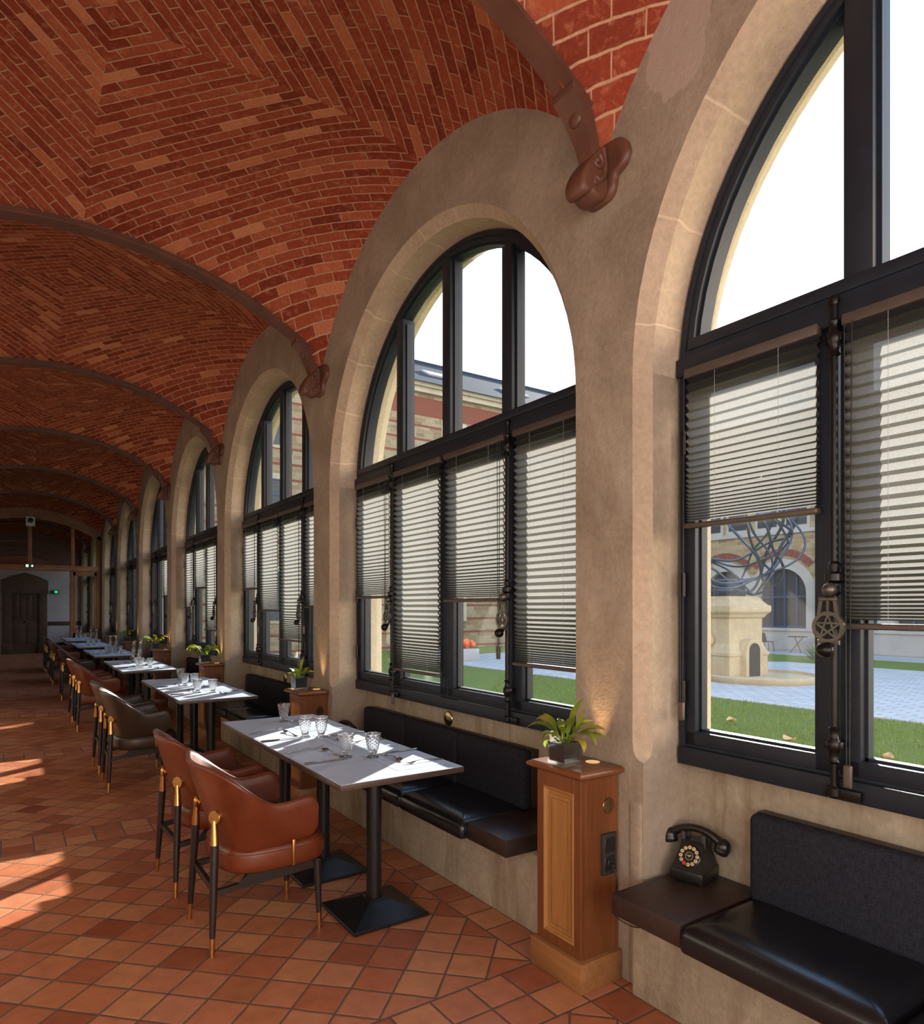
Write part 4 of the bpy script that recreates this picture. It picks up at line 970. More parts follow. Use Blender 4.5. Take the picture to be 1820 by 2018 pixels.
# ------------------------------------------------------------------ telephones
def make_phone(label, loc, rz):
    t = thing('rotary_telephone', label, 'telephone', loc, rz, 'old black telephones')
    # local: front looks to -X, right end of the handset towards -Y
    g = G(); g.rbox(0.0, 0.175, -0.075, 0.075, 0.004, 0.050, 0.004, 2)
    rows = []
    for x0, x1, hy, z in ((0.006, 0.170, 0.072, 0.050), (0.012, 0.165, 0.068, 0.060), (0.050, 0.155, 0.052, 0.120), (0.065, 0.148, 0.050, 0.158), (0.072, 0.142, 0.046, 0.164)):
        rows.append([(x0, -hy, z), (x1, -hy, z), (x1, hy, z), (x0, hy, z)])
    g.strip(rows, 0, closed=True); g.add(rows[-1], [(0, 1, 2, 3)])
    for y in (-0.06, 0.06):
        for x in (0.015, 0.16): g.lathe([(0.008, 0), (0.008, 0.006)], 10, 0, Matrix.Translation((x, y, 0)))
    g.build('housing', 'phone_black', t, angle=30)
    for y in (-0.046, 0.046):
        for x0, zz in ((0.070, 0.196), (0.120, 0.190)):
            g = G(); g.rbox(x0, x0 + .016, y - 0.010, y + 0.010, 0.140, zz, 0.004, 2); g.build('cradle_prong', 'outlet_grey', t)
    X = Matrix.Translation((0.0365, 0, 0.105)) @ Matrix.Rotation(R(-60), 4, 'Y')
    g = G(); g.lathe([(0.050, -0.012), (0.050, 0.0), (0.046, 0.004), (0.0001, 0.004)], 30, 0, X); dl = g.build('dial', 'phone_black', t)
    for k in range(12):
        a = 2 * PI * k / 12 + 0.1; bx = X @ Matrix.Translation((0.037 * math.cos(a), 0.037 * math.sin(a), 0.004))
        g = G(); g.lathe([(0.0082, 0), (0.0082, 0.003), (0.007, 0.0045), (0.0001, 0.0045)], 14, 0, bx)
        if k != 5: g.lathe([(0.0022, 0.0044), (0.0022, 0.0050)], 8, 1, bx)
        g.build('button', ['button_red' if k == 5 else 'button_cream', 'phone_black'], dl)
    g = G(); X2 = X @ Matrix.Translation((0, 0, 0.0042))
    g.tube([X2 @ Vector((0.0165 * math.cos(2 * PI * k / 28), 0.0165 * math.sin(2 * PI * k / 28), 0)) for k in range(28)], 0.0008, 5, 0, True)
    g.tube([X2 @ Vector((0.002 + 0.004 * math.sin(k * 1.9), -0.010 + 0.02 * k / 12, 0)) for k in range(13)], 0.0009, 5); g.box(-0.005, -0.001, -0.002, 0.002, 0, 0.0012, 0, X2)
    g.build('centre_emblem', 'button_cream', dl)
    g = G(); hx = 0.104
    path = []; rr = []
    for k in range(25):
        s_ = -1 + 2 * k / 24; path.append((hx, s_ * 0.118, 0.212 - 0.040 * s_ * s_ - 0.01 * s_ ** 4)); rr.append(0.0165 + 0.006 * abs(s_) ** 3)
    g.tube(path, rr, 14)
    for s_ in (-1, 1):
        X3 = Matrix.Translation((hx - 0.004, s_ * 0.122, 0.158)) @ Matrix.Rotation(s_ * R(-18), 4, 'X') @ Matrix.Rotation(R(12), 4, 'Y')
        g.lathe([(0.0001, -0.034), (0.024, -0.034), (0.031, -0.028), (0.033, -0.012), (0.0325, -0.010), (0.034, -0.008), (0.031, 0.010), (0.024, 0.026), (0.012, 0.034), (0.0001, 0.036)], 22, 0, X3)
    g.build('handset', 'phone_black', t, angle=60)
    g = G()
    pts = smooth_path([(0.10, 0.145, 0.165), (0.10, 0.172, 0.178), (0.10, 0.182, 0.155), (0.10, 0.176, 0.12), (0.10, 0.165, 0.06), (0.09, 0.150, 0.02), (0.075, 0.160, 0.010), (0.05, 0.172, 0.010), (0.02, 0.165, 0.010)], 8)
    g.tube(pts[:22], 0.0018, 6)
    coil = []
    for k in range(14 * 10):
        f = 18 + (len(pts) - 20) * k / (14 * 10); i_ = int(f); p = pts[i_].lerp(pts[min(len(pts) - 1, i_ + 1)], f - i_); a = k * 2 * PI / 6
        d_ = (pts[min(len(pts) - 1, i_ + 1)] - pts[i_]); d_ = d_.normalized() if d_.length > 1e-6 else Vector((0, 0, 1)); e1 = d_.orthogonal().normalized(); e2 = d_.cross(e1)
        coil.append(p + (e1 * math.cos(a) + e2 * math.sin(a)) * 0.0055)
    g.tube(coil, 0.0018, 5); g.build('coiled_cord', 'cord_black', t)
    return t
make_phone('big black push-button telephone with cream keys on shelf beside the socket pedestal', (2.195, 1.690, 0.4505), R(13)).scale = (.9, .9, .9)
make_phone('black telephone half hidden behind the far end of the second bench', (2.08, YC(2) + 1.222, 0.4505), R(8)).scale = (.9, .9, .9)

# ------------------------------------------------------------------ tables
ROWS = [(1.200, 2.722), (1.180, 5.925), (1.150, 9.060), (1.140, 12.165), (1.135, 15.15), (1.130, 18.20)]   # aisle edge, near edge
TW, TL = 0.650, 0.658
def make_table():
    t = thing('dining_table', 'x', 'table', (0, 0, 0), 0, 'white topped dining tables')
    g = G(); g.rbox(0, TW, 0.002, TL - 0.002, 0.722, 0.748, 0.002, 2); top = g.build('tabletop', 'table_edge', t)
    g = G(); g.rbox(0.004, TW - 0.004, 0.005, TL - 0.005, 0.746, 0.750, 0.0012, 1); g.build('white_surface', 'table_white', top)
    g = G(); g.lathe([(0.038, 0.060), (0.038, 0.722)], 28, 0, Matrix.Translation((TW / 2, TL / 2, 0))); g.rbox(TW / 2 - .16, TW / 2 + .16, TL / 2 - .16, TL / 2 + .16, 0.712, 0.722, 0.003, 1); g.build('column', 'table_black', t)
    g = G(); rows = []
    for h, z in ((0.200, 0.004), (0.2025, 0.006), (0.2025, 0.016), (0.199, 0.020), (0.055, 0.068), (0.052, 0.070), (0.052, 0.076), (0.048, 0.079), (0.03, 0.079)):
        rows.append([(TW / 2 + a * h, TL / 2 + b * h, z) for a, b in ((-1, -1), (1, -1), (1, 1), (-1, 1))])
    g.strip(rows, 0, closed=True); g.add(rows[0], [(3, 2, 1, 0)])
    for a in (-1, 1):
        for b in (-1, 1): g.lathe([(0.012, 0), (0.012, 0.006)], 10, 0, Matrix.Translation((TW / 2 + a * .185, TL / 2 + b * .185, 0)))
    g.build('base', 'table_black', t, angle=25)
    return t
tb0 = make_table(); used = False
RN = ['first table row', 'second table row', 'third table row', 'fourth table row', 'fifth table row', 'sixth table row']
for r, (x, y) in enumerate(ROWS):
    for k in range(3):
        lab = 'white topped table with black pedestal base, %s of the %s from the telephone' % (ORD[k], RN[r])
        if not used: tb = tb0; tb.location = (x, y, 0); tb['label'] = lab; used = True
        else: dup(tb0, (x, y + k * TL, 0), None, lab)

# ------------------------------------------------------------------ chairs
def make_chair(leath, kind):
    t = thing('dining_armchair', kind, 'chair', (0, 0, 0), 0, None)
    # seat cushion: rounded plan, crowned
    def plan(s):   # rounded-square plan of the seat, wider at the front
        a = 2 * PI * s; ca, sa = math.cos(a), math.sin(a); e = 0.48
        e = 0.48 if ca > 0 else 0.62
        return (0.050 + 0.250 * math.copysign(abs(ca) ** e, ca), 0.262 * math.copysign(abs(sa) ** e, sa))
    N = 48; g = G(); rows = []
    for sc, z in ((0.80, 0.328), (0.93, 0.332), (0.985, 0.345), (1.0, 0.370), (1.0, 0.412), (0.985, 0.430), (0.94, 0.446), (0.82, 0.458), (0.5, 0.464), (0.05, 0.466)):
        rows.append([(0.050 + (plan(k / N)[0] - 0.050) * sc, plan(k / N)[1] * sc, z) for k in range(N)])
    g.strip(rows, 0, closed=True); g.add(rows[0], [tuple(range(N))]); g.add(rows[-1], [tuple(range(N))])
    seat = g.build('seat', leath, t, angle=70)
    g = G(); g.tube([(0.050 + (plan(k / N)[0] - 0.050) * .998, plan(k / N)[1] * .998, 0.421) for k in range(N)], 0.0028, 6, 0, True); g.build('piping', leath, seat)
    # wrap-around shell of back and arms
    NS = 72; secs = []; pip = []
    def centre(s):     # s from -1 (one arm tip) over 0 (middle of the back) to 1
        a = abs(s); sg = 1 if s > 0 else -1
        if a > 0.52:
            q = (a - 0.52) / 0.48; x, y = -0.060 + 0.275 * q, 0.268 - 0.004 * q; nx, ny = 0.0, 1.0
        else:
            ph = a / 0.52 * PI / 2; ex = 0.86
            x = -0.060 - 0.128 * abs(math.cos(ph)) ** ex; y = 0.268 * abs(math.sin(ph)) ** ex
            nx, ny = -math.cos(ph), math.sin(ph); l = math.hypot(nx, ny); nx /= l; ny /= l
        return x, y * sg, nx, ny * sg
    def smst(a, b, x): x = min(1, max(0, (x - a) / (b - a))); return x * x * (3 - 2 * x)
    SS = [-1 + 2 * k / NS for k in range(NS + 1)]
    for s in SS:
        a = abs(s); x, y, nx, ny = centre(s)
        top = 0.640 + 0.018 * smst(0.66, 1.0, a) + 0.190 * (1 - smst(0.16, 0.68, a)); bot = 0.432 + 0.030 * smst(0.55, 1.0, a) - 0.025 * (1 - smst(0.2, 0.6, a))
        endd = (1 - a) * 0.573
        if endd < 0.05: k_ = 1 - math.sqrt(max(0.0, 1 - (1 - endd / 0.05) ** 2)); top -= 0.05 * k_; bot += 0.035 * k_
        lean = 0.092 * (1 - smst(0.22, 0.66, a)) + 0.012
        th = 0.0145
        sec = []
        H = top - bot
        for f, off in ((0.0, -0.4), (0.0, 0.4), (0.06, 0.9), (0.25, 1.0), (0.5, 1.0), (0.75, 1.0), (0.93, 0.95), (0.985, 0.6), (1.0, 0.0), (0.985, -0.6), (0.93, -0.95), (0.75, -1.0), (0.5, -1.0), (0.25, -1.0), (0.06, -0.9)):
            belly = 0.010 * math.sin(PI * min(1, f * 1.1)) * (1 - a * .6)
            d = lean * f ** 1.7 + off * th - 0.030 * (1 - f) ** 2 * (1 - smst(.5, 1, a)) + (belly if off > 0 else belly * .4)
            sec.append((x + nx * d, y + ny * d, bot + H * f))
        secs.append(sec); q_ = sec[7]; pip.append((q_[0], q_[1], q_[2] + 0.0005))
    g = G(); g.strip(secs, 0, closed=True); nn = len(secs[0]); g.add(secs[0], [tuple(range(nn))]); g.add(secs[-1], [tuple(range(nn))])
    sh = g.build('back_shell', leath, t, angle=75)
    g = G(); g.tube(pip, 0.0024, 6); g.build('piping', leath, sh)
    # legs
    for sy_ in (-1, 1):
        g = G(); p0, p1 = Vector((-0.245, sy_ * 0.213, 0.078)), Vector((-0.227, sy_ * 0.180, 0.475))
        g.tube([p0, p0.lerp(p1, .35), p1], [0.0125, 0.0165, 0.0185], 14); lg = g.build('leg', 'chair_wood', t)
        g = G(); f0 = p0 + (p0 - p1).normalized() * 0.080; f0.z = 0.0; g.tube([f0, p0 + Vector((0, 0, 0.001))], [0.0105, 0.0128], 14); g.build('ferrule', 'brass', lg)
        g = G(); p2 = Vector((-0.226, sy_ * 0.168, 0.578)); g.tube([p1 - Vector((0, 0, .002)), p2], [0.0190, 0.0120], 14)
        dn = Vector((-0.82, sy_ * 0.55, 0.10)).normalized()
        c_ = p2 + Vector((-0.012, sy_ * 0.012, 0.004)); g.tube([p2 - Vector((0, 0, .012)), p2 + Vector((0.022, -sy_ * 0.012, 0.016))], 0.011, 12)
        X = Matrix.Translation(p2 + Vector((0.001, -sy_ * 0.002, 0.013))) @ dn.to_track_quat('Z', 'Y').to_matrix().to_4x4()
        g.lathe([(0.033, -0.012), (0.033, 0.000), (0.030, 0.004), (0.0001, 0.005)], 22, 0, X); g.build('brass_mount', 'brass', lg)
        g = G(); p0, p1 = Vector((0.242, sy_ * 0.225, 0.078)), Vector((0.236, sy_ * 0.218, 0.335)); g.tube([p0, p0.lerp(p1, .5), p1], [0.0125, 0.016, 0.0175], 14); lg = g.build('leg', 'chair_wood', t)
        g = G(); g.tube([Vector((0.2435, sy_ * 0.2265, 0)), p0], [0.0105, 0.0128], 14); g.build('ferrule', 'brass', lg)
        g = G(); y = sy_ * 0.205
        poly = [(-0.225, 0.255), (-0.12, 0.268), (0.236, 0.292), (0.236, 0.333), (-0.085, 0.333), (-0.125, 0.292), (-0.225, 0.283)]
        g.prism(poly, y - 0.010, y + 0.010, 'y'); g.build('side_rail', 'chair_wood', t, angle=30)
        g = G(); g.rbox(0.098, 0.112, sy_ * 0.2665 - 0.003, sy_ * 0.2665 + 0.003, 0.345, 0.462, 0.002, 2); g.rbox(0.098, 0.112, min(sy_ * .245, sy_ * .2665), max(sy_ * .245, sy_ * .2665), 0.342, 0.348, 0.001, 1); g.build('brass_strap', 'brass', t)
    g = G(); g.rbox(-0.236, -0.214, -0.20, 0.20, 0.255, 0.285, 0.004, 2); g.build('stretcher', 'chair_wood', t)
    g = G(); g.rbox(0.225, 0.247, -0.21, 0.21, 0.296, 0.333, 0.004, 2); g.build('front_rail', 'chair_wood', t)
    return t
cog = make_chair('leather_cognac', 'x'); drk = make_chair('leather_brown', 'x')
CH = [(0, .985, 3.262, 0, 'cognac leather armchair at the first table row, the one closest to the telephone'), (0, .970, 4.005, 2, 'cognac leather armchair at the first table row, just beyond the closest one'),
      (1, .935, 6.450, 0, 'dark brown leather armchair facing second table row, sunlit top edge'), (1, .935, 7.190, 1, 'dark brown leather armchair at second table row, behind its twin'),
      (0, .955, 9.730, 0, 'cognac leather armchair at third table row, before another cognac one'), (0, .950, 10.570, 2, 'cognac leather armchair at third table row, behind another cognac one'),
      (1, .980, 13.10, 0, 'single dark brown leather armchair at the fourth table row'),
      (0, .985, 15.85, 0, 'cognac leather armchair at the fifth table row, before its twin'), (0, .985, 16.66, 0, 'cognac leather armchair at the fifth table row, behind its twin'),
      (1, .985, 18.85, 0, 'dark brown leather armchair at the sixth table row, before its twin'), (1, .985, 19.65, 0, 'dark brown leather armchair at the sixth table row, hard by the timber screen')]
first = {0: True, 1: True}
for kind, x, y, rz, lab in CH:
    src = (cog, drk)[kind]; grp = ('cognac leather armchairs', 'dark brown leather armchairs')[kind]
    if first[kind]: src.location = (x, y, 0); src.rotation_euler = (0, 0, R(rz)); src['label'] = lab; src['group'] = grp; first[kind] = False
    else: dup(src, (x, y, 0), R(rz), lab, grp)

# ------------------------------------------------------------------ table settings
def strip_solid(g, pts, X=None):     # pts: (u, half width, z); a flat bent bar 1.8 mm thick
    rows = [[(u, -w, z), (u, w, z), (u, w, z + .0018), (u, -w, z + .0018)] for u, w, z in pts]
    base = len(g.v); g.strip(rows, 0, closed=True); g.add(rows[0], [(0, 1, 2, 3)]); g.add(rows[-1], [(0, 1, 2, 3)])
def fork():
    g = G(); strip_solid(g, [(-.110, .0090, .0), (-.108, .0098, .0005), (-.07, .0070, .003), (-.02, .0040, .008), (.02, .0032, .011), (.050, .0042, .008), (.060, .0110, .005), (.072, .0122, .003)])
    for k in range(4):
        y = -0.0105 + 0.007 * k
        rows = [[(u, y - w, z), (u, y + w, z), (u, y + w, z + .0016), (u, y - w, z + .0016)] for u, w, z in ((.070, .0017, .0032), (.085, .0016, .003), (.100, .0014, .006), (.112, .0006, .011))]
        g.strip(rows, 0, closed=True); g.add(rows[-1], [(0, 1, 2, 3)])
    return g
def spoon():
    g = G(); strip_solid(g, [(-.100, .0085, .0), (-.098, .0092, .0005), (-.06, .0062, .003), (-.02, .0036, .008), (.02, .0030, .010), (.045, .0036, .008)])
    rows = []
    for i in range(9):
        f = i / 8; u = .044 + .056 * f; w = max(.0006, .0185 * (math.sin(PI * min(1, f ** .85)) ** .6)); rows.append([(u, w * (-1 + 2 * k / 8), .0015 + .0075 * ((-1 + 2 * k / 8) ** 2 * .9 + (2 * f - 1) ** 2 * .5)) for k in range(9)])
    g.strip(rows)
    g.strip([[(p[0], p[1], p[2] + .0014) for p in r_] for r_ in rows]); return g
def knife():
    g = G(); rows = []
    for u, w, h in ((-.118, .004, .003), (-.116, .0072, .0045), (-.07, .0080, .005), (-.02, .0065, .0045), (-.006, .0052, .004)): rows.append([(u, w * math.cos(a), .0045 + h * math.sin(a)) for a in [2 * PI * k / 10 for k in range(10)]])
    g.strip(rows, 0, closed=True); g.add(rows[0], [tuple(range(10))]); g.add(rows[-1], [tuple(range(10))])
    bl = [(-.006, -.005), (-.006, .005), (.02, .0085), (.08, .0090), (.105, .0070), (.118, .0), (.112, -.006), (.02, -.006)]; g.prism(bl, .0035, .0052); return g
def tumbler():
    prof = []
    H = 0.110
    outer = [(0.0300, 0.0), (0.0315, 0.002), (0.0310, 0.005), (0.0230, 0.009), (0.0185, 0.015), (0.0195, 0.021), (0.0240, 0.030)]
    for k in range(17): f = k / 16; outer.append((0.0255 + 0.0155 * f ** 0.85, 0.034 + 0.064 * f))
    outer += [(0.0420, 0.1005), (0.0428, 0.104), (0.0428, 0.1085), (0.0420, 0.110)]
    inner = [(0.0405, 0.1095), (0.0398, 0.100), (0.0350, 0.075), (0.0290, 0.050), (0.0225, 0.034), (0.0001, 0.029)]
    def mod(r, z, a, i):
        if 0.030 < z < 0.099 and i < 26:
            u = a * 9 / (2 * PI); w = (z - 0.03) / 0.0145
            d = abs(((u + w) % 1) - .5) + abs(((u - w) % 1) - .5)
            return r + 0.0042 * (d - 0.5)
        if 0.0 <= z < 0.022 and i < 8: return r * (1 + 0.035 * math.cos(9 * a))
        return r
    g = G(); g.lathe([(0.0001, 0.0006)] + outer + inner, 72, 0, Matrix.Diagonal((1.0, 1.0, 1.13, 1)), mod); return g
def bottle():
    g = G(); o = [(0.0001, 0.003), (0.030, 0.0), (0.0365, 0.003), (0.0385, 0.012), (0.0390, 0.06), (0.0380, 0.10), (0.0330, 0.15), (0.0240, 0.195), (0.0165, 0.225), (0.0140, 0.240), (0.0138, 0.262), (0.0165, 0.264), (0.0165, 0.276), (0.0140, 0.279)]
    i_ = [(0.0115, 0.278), (0.0112, 0.240), (0.0205, 0.195), (0.0300, 0.15), (0.0350, 0.10), (0.0355, 0.02), (0.0001, 0.012)]
    g.lathe(o + i_, 28); return g
protos = {n: f() for n, f in (('fork', fork), ('spoon', spoon), ('knife', knife))}
meshes = {}
def piece(kind, x, y, rz, label, group, z=0.7520):
    if kind not in meshes:
        if kind == 'water_tumbler':
            o = tumbler().build('water_tumbler', 'tumbler_glass', angle=25)
        else: o = protos[kind].build('table_' + kind, 'steel', angle=40)
        meshes[kind] = o
    else:
        o = meshes[kind].copy(); COL.objects.link(o)
    o.location = (x, y, z); o.rotation_euler = (0, 0, rz)
    return tag(o, label, {'water_tumbler': 'glass'}.get(kind, kind), group)
# places relative to (aisle edge, near edge) of a row
PLACES = [('chair side', 'first', dict(fork=(.130, .775, R(8)), spoon=(.228, .640, R(94)), knife=(.127, .460, R(1))), (.250, .500)),
          ('bench side', 'first', dict(fork=(.535, .190, R(180)), spoon=(.440, .350, R(-88)), knife=(.533, .463, R(180))), (.366, .424)),
          ('chair side', 'second', dict(fork=(.128, 1.430, R(12)), spoon=(.232, 1.280, R(94)), knife=(.120, 1.125, R(-3))), (.270, 1.130)),
          ('bench side', 'second', dict(fork=(.535, .816, R(181)), spoon=(.402, 1.000, R(-86)), knife=(.520, 1.090, R(181))), (.350, 1.078)),
          ('bench side', 'third', dict(spoon=(.405, 1.640, R(-86)), knife=(.515, 1.735, R(182))), (.352, 1.740))]
BOT = {2: ((.320, 1.385), (.392, 1.325)), 3: ((.330, .90), (.41, .84)), 4: ((.385, 2.06 - .20), (.49, 1.985 - .20)), 5: ((.350, 1.77), (.43, 1.705))}
GL = {2: ((.255, .60), (.275, .48), (.372, .415)), 3: ((.255, .72), (.352, .685), (.455, .615)), 4: ((.25, .80), (.33, .62), (.42, .55)), 5: ((.27, .80), (.35, .70), (.44, .62))}
sheet_o = None; bot0 = None
for r, (x, y) in enumerate(ROWS):
    for side, tn, cut, gl in PLACES:
        if r >= 2 and tn == 'third': continue
        for kind, (u, v, rz) in cut.items():
            piece(kind, x + u, y + v, rz, 'steel %s on the %s, %s table, %s' % (kind, RN[r], tn, side), 'steel cutlery')
        if r < 2: piece('water_tumbler', x + gl[0], y + gl[1], 0.3 * r, 'cut glass tumbler on the %s, %s table, %s' % (RN[r], tn, side), 'cut glass tumblers', 0.7508)
        # printed paper place mat under each setting
        cu = .165 if side == 'chair side' else .485
        cv = {('chair side', 'first'): .615, ('bench side', 'first'): .315, ('chair side', 'second'): 1.272, ('bench side', 'second'): .96, ('bench side', 'third'): 1.66}[(side, tn)]
        if sheet_o is None:
            g = G(); g.box(-.150, .150, -.215, .215, 0, .0006); sheet_o = g.build('paper_placemat', 'paper', smooth=False); s_ = sheet_o
            g = G(); g.tube([(.055 + .055 * math.cos(2 * PI * k / 40), -.02 + .033 * math.sin(2 * PI * k / 40), .0007) for k in range(40)], .0006, 4, 0, True)
            sq = [(.030, -.03), (.036, -.012), (.030, -.004), (.026, -.014), (.036, -.026), (.046, -.022), (.050, -.006), (.052, -.026), (.056, -.012), (.062, -.028), (.068, -.014), (.074, -.026), (.084, -.014)]
            g.tube(smooth_path([(a, b - .004, .0007) for a, b in sq], 5), .0006, 4)
            emb = g.build('printed_emblem', 'ink', sheet_o)
        else: s_ = dup(sheet_o)
        s_.location = (x + cu, y + cv, 0.7506); s_.rotation_euler = (0, 0, 0 if side == 'chair side' else PI)
        tag(s_, 'white paper place mat on the %s, %s table, %s' % (RN[r], tn, side), 'place mat', 'paper place mats')
    for k, (u, v) in enumerate(GL.get(r, ())):
        piece('water_tumbler', x + u, y + v, 0.2, 'cut glass tumbler on the %s, %s of three counting from the screen' % (RN[r], ORD[k]), 'cut glass tumblers', 0.7508)
    for k, (u, v) in enumerate(BOT.get(r, ())):
        lab = 'clear glass water bottle on the %s, %s' % (RN[r], 'nearer the aisle chairs' if k == 0 else 'nearer the bench')
        if bot0 is None:
            b_ = bot0 = thing('water_bottle', lab, 'bottle', (0, 0, 0), 0, 'glass water bottles')
            g = bottle(); g.build('glass_body', 'bottle_glass', b_, angle=50)
            g = G(); g.ball((0, 0, 0.286), 0.010, 0, 12, 8, (1, 1, .8)); g.lathe([(.011, .278), (.012, .281), (.011, .284)], 12); g.tube([(0.015, 0, 0.252), (0.019, 0, 0.262), (0.016, 0, 0.285), (0, 0, 0.293), (-0.016, 0, 0.285), (-0.019, 0, 0.262), (-0.015, 0, 0.252)], 0.0014, 5); g.build('swing_stopper', 'white_plastic', b_)
            g = G()
            for ph in (2.3, 4.2):
                pts = []
                for s_ in range(22):
                    f = s_ / 21; z = 0.045 + 0.15 * f; rr = 0.0394 - (0 if z < .08 else (z - .08) * .125); a = ph + 0.55 * math.sin(f * 9); pts.append((rr * math.cos(a), rr * math.sin(a), z))
                g.tube(pts, 0.0035, 6)
            g.build('printed_swirl', 'white_plastic', b_)
        else: b_ = dup(bot0, None, None, lab)
        b_.location = (x + u, y + v, 0.7508)

# ------------------------------------------------------------------ the courtyard
GZ = -0.5
g = G(); g.box(2.53, 33.0, -25, 40, GZ - 0.1, GZ); struct(g.build('ground', 'lawn', smooth=False), 'green lawn of the courtyard')
rnd = random.Random(11); g = G()
for k in range(52000):
    d = 3.0 + 10.2 * rnd.random() ** 1.35; y = -4.0 + (d * 1.1 + 6.5) * rnd.random()
    if rnd.random() < 0.3: y = rnd.uniform(-2, 9); d = rnd.uniform(2.95, 8)
    a = rnd.random() * 2 * PI; h = rnd.uniform(.03, .075) * (1 if d < 8 else 1.1); w = .0045 + .0012 * d / 3; lx, ly = rnd.uniform(-.03, .03), rnd.uniform(-.03, .03)
    o = len(g.v); ca, sa = math.cos(a) * w, math.sin(a) * w
    g.v += [(d - ca, y - sa, GZ), (d + ca, y + sa, GZ), (d + lx, y + ly, GZ + h)]; g.f.append((o, o + 1, o + 2)); g.mi.append(0)
o = g.build('grass', 'grass_blade', smooth=False); tag(o, 'short green grass growing over the courtyard lawn', 'grass', None, 'stuff')
g = G()
g.prism([(13.2, -25), (20.6, -25), (20.6, 7.0), (24.0, 9.5), (24.0, 14.0), (20.6, 17.0), (20.6, 24.0), (13.2, 24.0)], GZ, GZ + 0.02)
struct(g.build('pavement', 'setts', smooth=False), 'pale stone paving around the fountain')
g = G(); g.box(27.8, 30.0, -25, 28, GZ, GZ + 0.03); struct(g.build('path', 'paving', smooth=False), 'pale terrace strip along the opposite arcade')

# opposite wing, same arcade seen from the court
bo = thing('arcade_building', 'stone building across the courtyard with brick-edged arches', 'building', (30, 17.715, 0)); bo['kind'] = 'thing'
P3 = 3.009
g = G(); NB = range(-9, 4)
for k in NB:
    c = k * P3; r = 1.16; zs = 2.20; N = 24; A = [PI * j / N for j in range(N + 1)]
    ar = [(0, c + r * math.cos(a), zs + r * math.sin(a)) for a in A]
    g.strip([ar, [(0, p[1], 5.05) for p in ar]], 0); g.strip([ar, [(0.35, p[1], p[2]) for p in ar]], 1)
    for s in (-1, 1):
        g.strip([[(0, c + s * r, z) for z in (0.56, zs, 5.05)], [(0, c + s * P3 / 2, z) for z in (0.56, zs, 5.05)]], 0)
        g.strip([[(0, c + s * r, z) for z in (0.56, zs)], [(0.35, c + s * r, z) for z in (0.56, zs)]], 1)
    # pale surround
    ro = 1.62
    arc_o = [(-0.02, c + min(P3 / 2, ro * math.cos(a)) if a < PI / 2 else c + max(-P3 / 2, ro * math.cos(a)), zs + ro * math.sin(a)) for a in A]
    ar2 = [(-0.02, p[1], p[2]) for p in ar]
    g.strip([ar2, arc_o], 1)
    for s in (-1, 1): g.strip([[(-0.02, c + s * r, z) for z in (0.56, zs)], [(-0.02, c + s * P3 / 2, z) for z in (0.56, zs)]], 1)
ya, yb = (min(NB) - .5) * P3, (max(NB) + .5) * P3
g.box(-0.06, 0.3, ya, yb, GZ - .1, 0.52, 1); g.box(-0.12, 0.3, ya, yb, 0.46, 0.58, 1); g.box(-0.08, 0.3, ya, yb, -0.42, -0.30, 1)
g.box(-0.10, 0.3, ya, yb, 4.98, 5.16, 1); g.box(0.0, 0.3, ya, yb, 5.16, 9.8, 0); g.box(0.3, 9, ya, yb, 9.7, 9.9, 0); g.box(-0.25, 0.3, ya, yb, 9.6, 9.9, 1)
g.build('wall', ['stone_masonry', 'far_stone'], bo, angle=30)
for k in NB:
    c = k * P3; r = 1.16; zs = 2.2
    g = G(); N = 22
    y0 = [c + r * math.cos(PI * j / N) for j in range(N + 1)]
    g.strip([[(0.30, y, 0.56) for y in y0], [(0.30, y, zs + math.sqrt(max(0, r * r - (y - c) ** 2))) for y in y0]]); w_ = g.build('window', 'far_window', bo, smooth=False)
    g = G()
    for dy in (-.58, 0, .58): g.box(0.22, 0.29, c + dy - .05, c + dy + .05, 0.56, zs + math.sqrt(r * r - dy * dy))
    g.box(0.20, 0.29, c - r, c + r, 1.98, 2.10); g.box(0.2, 0.29, c - r, c + r, 0.56, 0.68)
    g.build('window_frame', 'far_frame', w_, smooth=False)
    g = G(); A = [R(41) + R(98) * j / 40 for j in range(41)]
    for j in range(40):
        a0, a1 = A[j] + .004, A[j + 1] - .004
        q = [(c + rr * math.cos(a), 2.28 + rr * math.sin(a)) for rr, a in ((1.70, a0), (2.0, a0), (2.0, a1), (1.70, a1))]
        g.prism(q, -0.06, 0.02, 'x')
    g.build('brick_hood', 'arch_brick', bo, smooth=False)
    for dy in (-.72, .72):
        g = G(); g.box(-0.03, 0.05, c + dy - .62, c + dy + .62, 5.16, 8.0, 0); g.box(-0.05, 0.02, c + dy - .48, c + dy + .48, 5.35, 7.6, 1)
        g.build('upper_window', ['far_stone', 'far_window'], bo, smooth=False)
for y in (-1.72, -1.72 - 4 * P3):
    g = G(); g.tube([(-0.16, y, GZ), (-0.16, y, 9.6)], 0.06, 10); g.build('downpipe', 'pipe_red', bo)
g = G(); g.prism([(-0.4, 9.9), (4.6, 12.0), (9.4, 9.9)], ya, yb, 'y'); g.build('roof', 'roof_tiles', bo, smooth=False)

